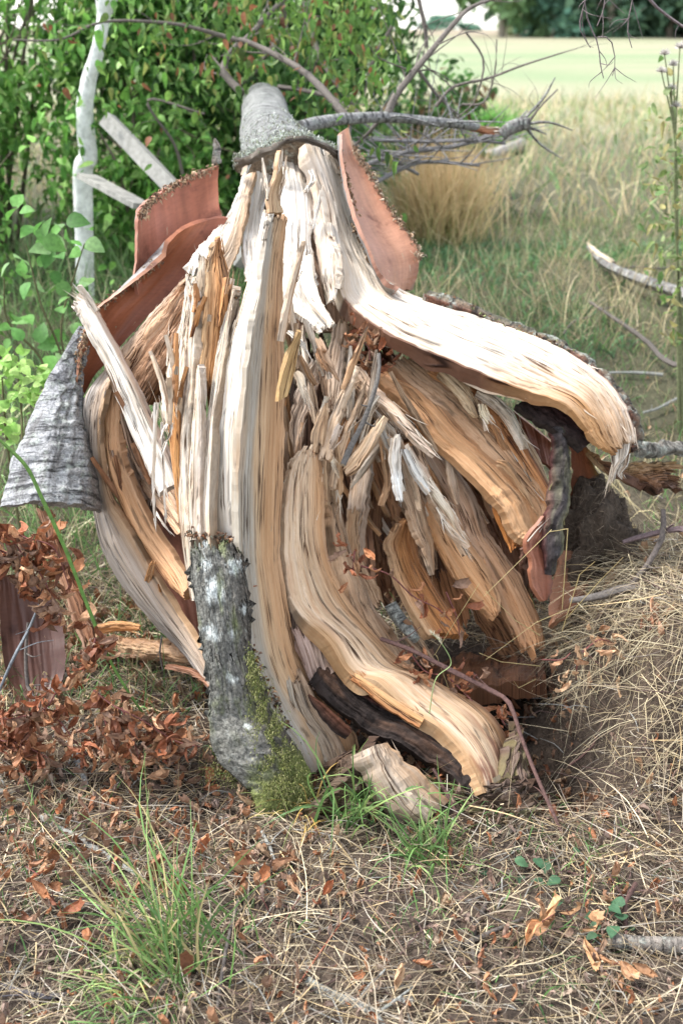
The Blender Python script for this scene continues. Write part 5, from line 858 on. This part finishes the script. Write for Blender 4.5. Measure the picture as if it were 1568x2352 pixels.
tuft(700, 1870, 26, (.10, .24), (.002, .004), [(.5, .33, .1), (.55, .42, .16), (.3, .36, .12)], 'yellowing grass tuft beside the mossy foot of the stump', .02, (-.1, -.2), (.4, 1.1), spread_=.5)
tuft(90, 1900, 22, (.06, .16), (.002, .003), GF, 'sparse green blades among dead leaves at the left edge', .03)
tuft(1400, 1990, 24, (.05, .14), (.002, .003), GF, 'thin green blades below the soil bank on the right', .05, (-.2, .1), (.3, 1))
tuft(1010, 560, 2200, (.35, .82), (.003, .006), [(.56, .46, .25), (.5, .42, .2), (.34, .40, .14), (.72, .56, .30)], 'tall straw-coloured grass tuft in the middle distance', .10, (0, -.05), (.05, .5), spread_=.26, tip=(.6, .44, .26))
tuft(1105, 335, 1600, (.40, .80), (.007, .013), [(.14, .38, .06), (.20, .46, .08), (.11, .30, .06)], 'rounded bright green rush clump at the edge of the field', .16, (0, 0), (.3, 1.1), spread_=.35)
# long bent straws over the bank
t_long = [[(1085, 1730), (1000, 1500), (1100, 1340)], [(1240, 1460), (1183, 1425), (1115, 1358)], [(1290, 1400), (1303, 1215), (1260, 1222), (1110, 1370)], [(1300, 1400), (1230, 1430), (1115, 1515)], [(1240, 1530), (1150, 1520), (1100, 1500)], [(1230, 1560), (1190, 1580), (1180, 1565)], [(1300, 1420), (1380, 1330), (1430, 1280)], [(1290, 1450), (1330, 1320), (1365, 1290)]]
SL = ['long yellow straw rising left off the charred stick end over the splinters', 'yellow straw bent in a shallow elbow in front of the long rounded splinter', 'tall yellow straw folded like a hairpin before the charred hanging root',
      'straight straw slanting down left from the bank across the base splinters', 'short straw lying level at the left lip of the bank', 'small kinked straw at the lowest left corner of the bank', 'straw slanting up right over the forked grey stick', 'straw standing upright beside the hanging dark root']
for i, pts in enumerate(t_long):
    q3 = [P(x, y, yy) for (x, y), yy in zip(pts, np.linspace(2.36, 2.24, len(pts)))]; q4 = [q3[0]]
    for a_, b_, c_ in zip(q3, q3[1:], q3[2:]): q4 += [a_*.5+b_*.5, a_*.05+b_*.95, c_*.05+b_*.95]
    q4.append(q3[-1]); mb = MB(); tube_mesh(mb, q4, [.0011, .0009, .0006], (.62, .50, .24), ns=4, n=60)
    mb.out('grass_stalk', M['straw'], label=SL[i], cat='grass stalk', group='straws reaching from the bank')
mb = MB(); c = tube_mesh(mb, [P(985, 1640, 1.96), P(1000, 1560, 1.98), P(1035, 1525, 2.0), P(1015, 1480, 2.01), P(990, 1455, 2.02)], [.0012, .001, .001, .0009, .0006], (.3, .4, .16), ns=4, n=30)
dd = np.tile(np.array([-.2, 0, .9]), (40, 1))+rng.normal(0, .25, (40, 3)); blades(mb, c[rng.integers(22, 30, 40)], dd, np.full(40, .010), np.full(40, .002), np.zeros(40), pick([(.66, .6, .45)], 40), 3)
mb.out('seeding_grass', M['straw'], label='single grass stem with a pale seed head before the charred root', cat='grass stalk')
limb('bramble_shoot', [(0, 1010), (60, 1070), (95, 1140), (150, 1260), (205, 1400), (260, 1530), (335, 1645), (400, 1700)], (2.2, 2.12), (7, 9, 9, 9, 8, 7, 5, 4), (.20, .36, .09), 'leaf', label='long thin green bramble shoot arching over the dead leaves', cat='bramble', side=0, n=60)
# brambles at the lower right
for (x, y), lb in (((1225, 2010), 'small dark green bramble sprig with rounded leaflets at the lower right'), ((1385, 2140), 'bramble leaves half hidden by brown leaves above the thick stick')):
    b = G(x, y); t = empty('bramble_sprig', tuple(b), lb, 'bramble'); mb = MB(); pp = b+np.stack([rng.normal(0, .035, 13), rng.normal(0, .03, 13), rng.uniform(.01, .04, 13)], -1)
    place_leaves(mb, pp, rng.normal(0, 1, (13, 3))*[1, 1, .2], rng.uniform(.02, .034, 13), pick([(.07, .16, .08), (.1, .2, .1)], 13), flat=np.tile([0, 0, 1.], (13, 1))+rng.normal(0, .3, (13, 3)), tm=WIDE); mb.out('foliage', M['leaf'], t)
    mb = MB()
    for q in pp[:7]: tube_mesh(mb, [b, (b+q)/2+[0, 0, .01], q], [.001, .001, .0008], (.2, .1, .06), ns=4, n=6)
    mb.out('stem', M['twig'], t)
# ================================================================== sticks and twigs
def gp(tile, pts, lift=.012):
    return [G(*tl(tile, x, y))+np.array([0, 0, lift]) for x, y in pts]
def stick(name, tile, pts, wpx, col, label, cat='twig', lift=.01, side=2, mat='twig', sl=.1, group=None, ys_=None, ns=8, capc=None):
    pp = gp(tile, pts, lift) if ys_ is None else [P(*tl(tile, x, y), yy) for (x, y), yy in zip(pts, spread(ys_, len(pts)))]
    k = TL[tile][2]; wv = spread(wpx, len(pts)); r = [w_*k/2*mpp(tl(tile, *p)[1], q[1]) for w_, p, q in zip(wv, pts, pp)]
    mb = MB(); C_ = tube_mesh(mb, pp, r, col, ns=ns, rough=.22, cap=capc or True)
    for _ in range(side):
        j = rng.integers(1, len(C_)-1); q = rng.normal(0, 1, 3); q[2] = abs(q[2])*.4; q /= np.linalg.norm(q); l = sl*rng.uniform(.3, 1); rr_ = max(np.mean(r)*.4, .0009)
        tube_mesh(mb, [C_[j], C_[j]+q*l*.5+rng.normal(0, .006, 3), C_[j]+q*l], [rr_, rr_*.8, rr_*.4], col, ns=5, n=7)
    return mb.out(name, M[mat], label=label, cat=cat, group=group), C_
PUR = (.12, .065, .055); GRY = (.34, .34, .31); DGR = (.14, .12, .105)
stick('twig', 6, [(180, 735), (330, 790), (500, 880), (680, 970), (770, 1030), (830, 1200), (910, 1400), (1000, 1600), (1050, 1700)], (20, 22, 24, 24, 22, 20, 18, 16, 12), PUR, 'long purplish twig lying across the hollow beside the right root', ys_=(2.26, 2.22, 2.19, 2.16, 2.12, 2.06, 1.98, 1.9, 1.87), side=3)
stick('twig', 6, [(420, 1330), (480, 1440), (540, 1560), (600, 1680)], (14, 16, 14, 8), PUR, 'short purplish twig standing against the right root', ys_=(2.0, 1.97, 1.93, 1.9))
stick('twig', 6, [(1040, 1320), (1150, 1230), (1210, 1080), (1240, 950), (1180, 850), (1100, 790)], (12, 11, 10, 9, 8, 7), PUR, 'thin purplish twig hanging over the grassy bank', ys_=(2.16, 2.2, 2.24, 2.28, 2.3, 2.33))
stick('stick', 6, [(1050, 560), (1180, 540), (1310, 500), (1420, 520), (1500, 590), (1600, 640)], (26, 36, 44, 36, 34, 34), (.19, .165, .145), 'forked grey stick resting on top of the grassy bank', 'stick', ys_=(2.36, 2.38, 2.4, 2.38, 2.36, 2.36))
stick('stick', 6, [(1320, 500), (1400, 400), (1470, 270), (1475, 140)], (30, 28, 26, 24), (.14, .115, .10), 'dark twig rising from the fork of the grey stick on the bank', ys_=(2.4, 2.42, 2.46, 2.5))
stick('stick', 6, [(1290, 290), (1400, 260), (1500, 235), (1600, 230)], (20, 26, 28, 28), (.17, .12, .12), 'brown stick entering from the right above the grassy bank', ys_=(2.5, 2.5, 2.48, 2.46))
stick('branch', 5, [(1130, 15), (1180, 80), (1250, 125), (1380, 180), (1480, 215), (1620, 270)], (24, 30, 44, 54, 58, 62), (.33, .31, .29), 'lichen-spotted fallen branch with a pale snapped tip at the right edge', 'branch', mat='bark', lift=.09, side=0, capc=(.7, .6, .45))
stick('splinter_of_wood', 5, [(1120, 5), (1160, 50), (1235, 108)], (8, 26, 34), (.72, .64, .52), 'pale bare tip peeled off the fallen branch at the right edge', 'wood', mat='wood', lift=.10, side=0)
stick('twig', 5, [(1130, 280), (1260, 370), (1380, 460), (1480, 560), (1600, 600)], (14, 18, 22, 26, 30), DGR, 'dark twig lying in the grass right of the hinge slab', side=2, lift=.09)
stick('twig', 5, [(1220, 545), (1340, 545), (1470, 555)], (10, 14, 18), GRY, 'short grey twig joining the dark twig in the grass', side=1, lift=.03)
stick('twig', 5, [(1010, 390), (1060, 330), (1140, 305)], (8, 10, 10), DGR, 'small curved twig just above the bark edge of the slab', side=1, lift=.05)
stick('twig', 5, [(1240, 80), (1320, 55), (1450, 60), (1600, 60)], (8, 10, 10, 12), DGR, 'thin dark twig in the grass behind the snapped branch', side=1, lift=.03)
stick('twig', 5, [(1380, 730), (1450, 710), (1560, 650)], (10, 12, 12), GRY, 'pale grey twig behind the end of the curled slab', lift=.03)
stick('twig', 5, [(1250, 1000), (1360, 1070), (1470, 1130)], (8, 10, 10), DGR, 'thin dark twig under the broken brown wood end', lift=.03)
stick('stick', 0, [(1398, 2182), (1470, 2190), (1530, 2192), (1600, 2192)], (34, 40, 42, 42), (.30, .26, .22), 'thick straight grey-brown stick at the lower right edge', 'stick', side=0, mat='bark', ns=14, capc=(.45, .36, .26), lift=.02)
stick('stick', 0, [(705, 2262), (745, 2290), (800, 2312), (850, 2335), (885, 2380)], (22, 26, 28, 26, 22), GRY, 'forked stick crusted with pale lichen at the bottom edge', 'stick', side=3, mat='bark')
stick('stick', 0, [(845, 2318), (900, 2314), (948, 2312)], (22, 24, 22), (.45, .45, .42), 'short pale lichen-covered stub beside the forked stick', 'stick', side=0, mat='bark')
stick('twig', 0, [(0, 1828), (48, 1838), (100, 1890), (200, 1945), (270, 1990), (335, 2030)], (14, 16, 14, 14, 11, 9), GRY, 'crooked lichen-grey twig running down from the left edge', side=3)
stick('twig', 0, [(600, 1915), (625, 1970), (642, 2035)], (8, 10, 7), GRY, 'short pale twig in front of the mossy stump foot')
stick('twig', 0, [(820, 2268), (950, 2250), (1080, 2222), (1115, 2180)], (8, 9, 9, 8), PUR, 'thin purple twig lying across the straw at bottom centre')
stick('twig', 0, [(1120, 2000), (1125, 2060), (1090, 2140), (1085, 2200), (1100, 2230)], (12, 12, 11, 10, 9), DGR, 'dark crooked twig in the straw below the right root', side=3)
stick('twig', 0, [(1040, 1960), (1150, 1985), (1250, 1995), (1370, 2035)], (6, 7, 6, 5), PUR, 'fine reddish runner stretching right across the straw', side=0)
stick('twig', 0, [(960, 2210), (1060, 2180), (1130, 2150), (1200, 2120)], (11, 13, 12, 9), DGR, 'dark brown twig lying slanted in the straw')
stick('twig', 0, [(690, 2230), (740, 2195), (800, 2190), (860, 2195)], (7, 10, 12, 10), GRY, 'curved grey twig above the forked lichen stick', side=1)
stick('twig', 0, [(500, 2340), (520, 2200), (550, 2080)], (8, 8, 6), DGR, 'dark upright twig right of the large green tuft', side=1, lift=.02)
stick('twig', 0, [(1435, 2180), (1430, 2110), (1455, 2060)], (10, 10, 12), PUR, 'short purplish twig pointing up beside the thick stick', side=1, lift=.03)
stick('twig', 0, [(650, 2340), (720, 2230), (800, 2115)], (4, 4, 3), (.36, .12, .07), 'fine red stem slanting over the straw at bottom centre', side=0, lift=.02)
stick('twig', 0, [(-10, 2270), (100, 2300), (170, 2290)], (14, 13, 9), (.12, .11, .12), 'dark grey twig at the bottom left corner')
stick('twig', 4, [(985, 300), (985, 400), (965, 500), (925, 620), (880, 740), (830, 830), (762, 980)], (24, 26, 30, 32, 34, 36, 40), (.15, .135, .12), 'dark grey twig caught leaning inside the splinters', ys_=(2.56, 2.53, 2.5, 2.47, 2.43, 2.40, 2.36), side=3, sl=.04, capc=(.45, .38, .28))
stick('bark_piece', 6, [(225, 575), (260, 640), (310, 700), (345, 740)], (60, 62, 56, 40), (.25, .25, .22), 'loose chunk of grey lichened bark lying inside the stump', 'bark', ys_=(2.36, 2.34, 2.31, 2.29), side=0, mat='bark', ns=12)
stick('twig', 2, [(180, 780), (130, 900), (60, 1030), (0, 1170)], (12, 14, 14, 12), (.2, .22, .24), 'blue-grey twig leaning over the dark red bark sheet', ys_=(2.26, 2.28, 2.28, 2.28))
stick('twig', 2, [(130, 860), (120, 1000), (130, 1150), (190, 1260)], (14, 16, 20, 22), DGR, 'dark twig standing before the dark red bark sheet', ys_=(2.33, 2.3, 2.27, 2.22))
stick('twig', 2, [(290, 1390), (340, 1480), (380, 1568), (400, 1640)], (26, 32, 34, 24), (.4, .42, .42), 'pale lichened stick end among the red dead leaves', lift=.02, side=1)
stick('twig', 2, [(0, 1330), (120, 1340), (200, 1290)], (16, 18, 16), DGR, 'dark twig low at the left edge under dead leaves', lift=.02)
stick('twig', 2, [(745, 920), (735, 1000), (750, 1080)], (8, 8, 6), DGR, 'fine dark twig under the arched hoops of wood', ys_=(2.4, 2.38, 2.36), side=1)
# branch lying behind, right of the peeled sheet, and tangle
stick('log', 0, [(880, 445), (960, 420), (1060, 400), (1130, 375), (1195, 350)], (18, 22, 24, 24, 26), (.55, .50, .46), 'pale weathered branch lying in the grass behind the peeled bark', 'branch', mat='bark', lift=.08, side=2, capc=(.8, .75, .7))
for i, (pts, wp, lb) in enumerate((([(850, 320), (960, 325), (1080, 322), (1160, 330)], (9, 8, 8, 6), 'uppermost thin branch in the brush heap below the side limb'), ([(820, 385), (930, 350), (1050, 335), (1150, 300)], (12, 12, 10, 8), 'slanting grey branch in the brush heap'),
        ([(800, 350), (900, 370), (960, 400)], (9, 9, 7), 'short branch at the left of the brush heap'), ([(860, 420), (940, 380), (1000, 372), (1100, 380)], (11, 10, 9, 6), 'lowest crooked branch of the brush heap'))):
    stick('branch', 0, pts, wp, (.26, .25, .25), lb, 'branch', ys_=(4.5, 4.7), side=22, sl=.4, group='brush heap branches')
# overhanging twigs, top right
t = empty('overhanging_branch', tuple(P(1450, -60, 3.0)), 'bare twigs hanging from above at the top right corner', 'branch')
for pts, wp in (([(1450, -60), (1500, 10), (1568, 62), (1640, 110)], (9, 8, 7, 6)), ([(1450, -60), (1345, -5), (1355, 60), (1372, 100), (1378, 150), (1385, 180)], (5, 4, 4, 3, 3, 2)), ([(1372, 85), (1400, 90), (1412, 140), (1405, 175)], (3, 3, 2, 2)), ([(1345, -5), (1330, 60), (1355, 110)], (3, 3, 2)), ([(1460, -40), (1440, 60), (1450, 110)], (3, 3, 2)), ([(1390, -30), (1385, 20), (1370, 60)], (4, 3, 2))):
    limb('twig', pts, (3.0,), wp, (.2, .16, .16), 'twig', parent=t, ns=5, side=4, sl=.08)
# sprays of dead leaves
def spray(tile, paths, ys_, leaves, label, size=(.03, .058), pal=((.34, .12, .055), (.42, .19, .09), (.22, .08, .04), (.52, .30, .17), (.30, .18, .12)), nl=40, wp=(9, 5)):
    k = TL[tile][2]; p0 = P(*tl(tile, *paths[0][0]), ys_[0]); t = empty('dead_leaf_spray', tuple(p0), label, 'leafy twig'); al_ = []; mb = MB()
    for pts in paths:
        yy = spread(ys_, len(pts)); pp = [P(*tl(tile, *q), y) for q, y in zip(pts, yy)]
        al_.append(tube_mesh(mb, pp, [w_*k/2*mpp(1500, ys_[0]) for w_ in wp], (.2, .07, .06), ns=5, n=26))
    mb.out('stem', M['twig'], t); c = np.concatenate(al_); mb = MB()
    for i in range(10):
        m = max(nl//10, 1); q = c[rng.integers(0, len(c), m)]+rng.normal(0, .014, (m, 3))
        d = rng.normal(0, .6, (m, 3)); d[:, 2] -= .7
        place_leaves(mb, q, d, rng.uniform(*size, m), pick(list(pal), m, .2), DT[i])
    mb.out('foliage', M['dead'], t, smooth=False)
spray(2, [[(-20, 520), (80, 560), (160, 600), (230, 720), (300, 880)], [(0, 420), (120, 470), (250, 520), (320, 700)], [(60, 480), (160, 640), (190, 760)]], (2.24, 2.22), None, 'cascade of rusty dead leaves hanging below the grey bark roll', nl=130, size=(.04, .072))
spray(2, [[(440, 930), (400, 1060), (350, 1110)], [(260, 1180), (200, 1260), (60, 1300), (-20, 1300)], [(200, 1260), (280, 1320), (340, 1400), (400, 1470)], [(0, 1400), (100, 1420), (220, 1480)], [(60, 1330), (100, 1400), (60, 1520)]], (2.12, 2.05), None, 'rust-red spray of curled leaves at the left edge', nl=150, size=(.036, .068))
spray(2, [[(430, 1170), (520, 1240), (640, 1300), (800, 1400), (920, 1430)], [(560, 1250), (600, 1360), (640, 1480)], [(480, 1300), (520, 1420), (560, 1540)], [(700, 1340), (740, 1420), (760, 1500)]], (2.12, 2.02), None, 'spray of brown curled leaves lying left of the bark-covered stump foot', nl=130, size=(.036, .062))
spray(6, [[(90, 400), (220, 440), (330, 540), (430, 590), (500, 650)], [(60, 330), (50, 440)], [(480, 520), (530, 640), (540, 720)]], (2.30, 2.28), None, 'thin twig with withered leaves inside the split stump', nl=30)
spray(6, [[(300, 780), (380, 880), (450, 900)], [(500, 920), (600, 1020)], [(720, 1080), (750, 1130)], [(560, 960), (620, 900)]], (2.24, 2.18), None, 'reddish dead leaves heaped behind the curved base slab', nl=50)
spray(6, [[(1560, 560), (1450, 640), (1400, 720)], [(1480, 620), (1540, 760)]], (2.28, 2.24), None, 'tan withered leaves on the grassy bank at the right edge', nl=30, pal=((.5, .28, .17), (.42, .2, .12)))
spray(6, [[(1110, 790), (1180, 740), (1240, 750)], [(920, 830), (1010, 830), (1050, 800)], [(1080, 850), (1075, 920)]], (2.22, 2.24), None, 'pale tan dead leaves at the front of the grassy bank', nl=20, pal=((.6, .38, .22), (.52, .3, .17)))
spray(4, [[(860, 210), (920, 260), (930, 340)], [(880, 330), (960, 380), (1010, 330)], [(840, 180), (900, 190)]], (2.7, 2.66), None, 'dead leaves wedged under the wide bleached slab', nl=50, size=(.025, .045))
spray(0, [[(600, 2060), (640, 2120), (690, 2060)], [(620, 2120), (660, 2180)], [(590, 1990), (585, 1960)], [(700, 2050), (735, 2030)]], (1.66, 1.62), None, 'cluster of curled brown leaves at bottom centre', nl=16, wp=(3, 2))
spray(0, [[(1240, 2120), (1270, 2100)], [(1300, 2090), (1325, 2130)]], (1.60, 1.6), None, 'two ribbed tan leaves lying at the lower right', nl=10, size=(.05, .07), pal=((.6, .34, .17), (.5, .27, .14)), wp=(3, 2))
spray(0, [[(1390, 2230), (1370, 2280)], [(1400, 2220), (1420, 2210)]], (1.52, 1.5), None, 'tan leaves below the thick stick', nl=12, pal=((.6, .38, .24), (.5, .27, .14)), wp=(3, 2))
spray(0, [[(120, 2050), (135, 2110)], [(60, 1990), (90, 2010)]], (1.68, 1.66), None, 'brown drooping leaves at the left edge beside the green tuft', nl=14, wp=(3, 2))
# matted root ball
t0 = P(1378, 1250, 2.62); mb = MB(); a, b = np.meshgrid(np.linspace(0, 2*math.pi, 49), np.linspace(0.02, math.pi-.02, 40), indexing='ij')
ux, uy, uz = np.cos(a)*np.sin(b), np.sin(a)*np.sin(b), np.cos(b); rr_ = 1+.5*fbm(ux*2.6+9, uy*2, uz*2, 5); rr_[-1] = rr_[0]
V = np.stack([t0[0]+ux*.105*rr_, t0[1]+.03+uy*.10*rr_, t0[2]-.06+uz*.17*rr_], -1); q = gridfaces(49, 40, 0, True)
mb.add(V.reshape(-1, 3), q, np.full(len(q), 4), (.10, .075, .055)); n = 4200; k = rng.integers(0, 49*40, n)
pp = V.reshape(-1, 3)[k]; dd = rng.normal(0, 1, (n, 3)); blades(mb, pp, dd, rng.uniform(.01, .05, n), np.full(n, .0012), rng.uniform(0, 1, n), pick([(.2, .15, .11), (.32, .25, .18), (.12, .09, .07)], n), 6)
mb.out('root_ball', M['soil'], label='dark matted ball of soil and fine roots under the broken slab', cat='roots')
# weathered planks
def plank(a, b, w1, w2, label, col, group=None):
    a, b = np.array(a), np.array(b); d = b-a; L_ = np.linalg.norm(d); d /= L_; s = np.cross(d, [0, 1, 0.]); s /= np.linalg.norm(s); n_ = np.cross(s, d); mb = MB(); k = 24; V = []
    prof = [(-1, -1), (-.92, -1.0), (.92, -1), (1, -.9), (1, .9), (.92, 1), (-.92, 1), (-1, .9)]
    for i in range(k):
        c = a+d*L_*i/(k-1)
        for u, v in prof: V.append(c+s*w1/2*u*(1+.04*noise(i*.4, u, v))+n_*w2/2*v*(1+.06*noise(i*.5, v, u+5)))
    m = len(prof); V = np.array(V); q = []
    for i in range(k-1):
        for j in range(m): q.append([i*m+j, i*m+(j+1) % m, (i+1)*m+(j+1) % m, (i+1)*m+j])
    mb.add(V, q, [4]*len(q), np.array(col)*(1+.15*noise(V[:, 0]*60, V[:, 2]*9, 1))[:, None]); mb.add(V[:m], list(range(m)), [m], np.array(col)); mb.add(V[-m:], list(range(m))[::-1], [m], np.array(col))
    return mb.out('plank', M['plank'], label=label, cat='plank', smooth=False)
Yp = 5.0; a = P(247, 275, Yp); b = P(405, 440, 4.7); b2 = b+(b-a)*.9
plank(a, b2, .06, .055, 'weathered grey fence rail leaning behind the standing red bark', (.34, .33, .30))
plank(P(200, 405, 4.9), P(330, 475, 4.5), .022, .09, 'narrow weathered board lying behind the red bark sheet', (.32, .31, .28))
# ================================================================== far trees at the edge of the field
def far_tree(x, y, h, r, pal, label, kind='broadleaf_tree', group='trees along the far field edge', low=.12):
    z0 = float(height(x, y)); t = empty(kind, (x, y, z0), label, 'tree', group); mb = MB(); lean = rng.normal(0, .3)
    c = tube_mesh(mb, [(x, y, z0-.3), (x+lean*.5, y, z0+h*.4), (x+lean, y, z0+h*.85)], [h*.022, h*.015, h*.004], (.3, .26, .2), ns=7, n=16, rough=.1)
    for _ in range(10):
        j = rng.integers(3, 14); q = c[j]+rng.normal(0, 1, 3)*[r*.5, r*.5, h*.08]+[0, 0, h*.08]; tube_mesh(mb, [c[j], (c[j]+q)/2, q], [h*.007, h*.004, h*.002], (.28, .24, .19), ns=5, n=6)
    mb.out('trunk', M['twig'], t); mb = MB(); K = 26
    cen = np.stack([x+rng.normal(0, .45, K)*r, y+rng.normal(0, .45, K)*r, z0+h*rng.uniform(low, 1, K)], -1); n = 3600
    i = rng.integers(0, K, n); u = rng.normal(0, 1, (n, 3)); u /= np.linalg.norm(u, axis=1, keepdims=True); p = cen[i]+u*rng.random((n, 1))**.4*np.array([r*.42, r*.42, h*.12]); p = p[p[:, 2] > z0]; n = len(p)
    C_ = pick(pal, K, .12)[i[:n]]*(1+rng.normal(0, .15, (n, 1)))
    place_leaves(mb, p, rng.normal(0, 1, (n, 3)), rng.uniform(.35, .8, n)*max(h/12, .35), C_, WIDE); mb.out('crown', M['far'], t)
FP = [[(.17, .30, .13), (.22, .36, .16)], [(.30, .38, .20), (.36, .42, .22)], [(.11, .20, .12), (.14, .24, .14)], [(.15, .32, .22), (.20, .38, .26)]]  # crown colours lightened to stand in for distance haze
names = ['yellow-green', 'mid green', 'dark green', 'bluish green']
# nearer the viewer this edge runs from the small gap of sky to the right border
fx = [(10.3, 80, 12, 2.2, 1), (12.0, 84, 14, 2.8, 0), (13.6, 80, 11, 2.4, 3), (15.3, 82, 15, 3.0, 1), (17.0, 79, 12, 2.8, 2), (19.0, 83, 15, 3.2, 1), (21.0, 80, 13, 3, 2), (23.2, 84, 14, 3.5, 3), (25.6, 80, 13, 3.4, 2), (14, 92, 15, 3.4, 2), (19, 94, 17, 4.5, 0), (25, 95, 17, 5, 2)]
ord_ = ['first', 'second', 'third', 'fourth', 'fifth', 'sixth', 'seventh', 'eighth', 'ninth']
for i, (x, y, h, r, k) in enumerate(fx):
    lb = f'{names[k]} tree, {ord_[i]} from the sky gap in the front row of the far wood' if i < 9 else f'tall {("left", "middle", "right")[i-9]} tree of the row standing behind the far wood edge'
    far_tree(x, y, h, r, FP[0 if k == 1 else 1 if k == 0 else k] if 0 else FP[{0: 1, 1: 0, 2: 2, 3: 3}[k]], lb, low=.04)
far_tree(15.4, 150, .7, 1.2, FP[3], 'small rounded bluish tree on the skyline right of the sky gap centre', low=.1)
far_tree(12.0, 150, 1.6, 2.6, FP[3], 'broad low bluish tree on the skyline behind the fallen crown', low=.1)
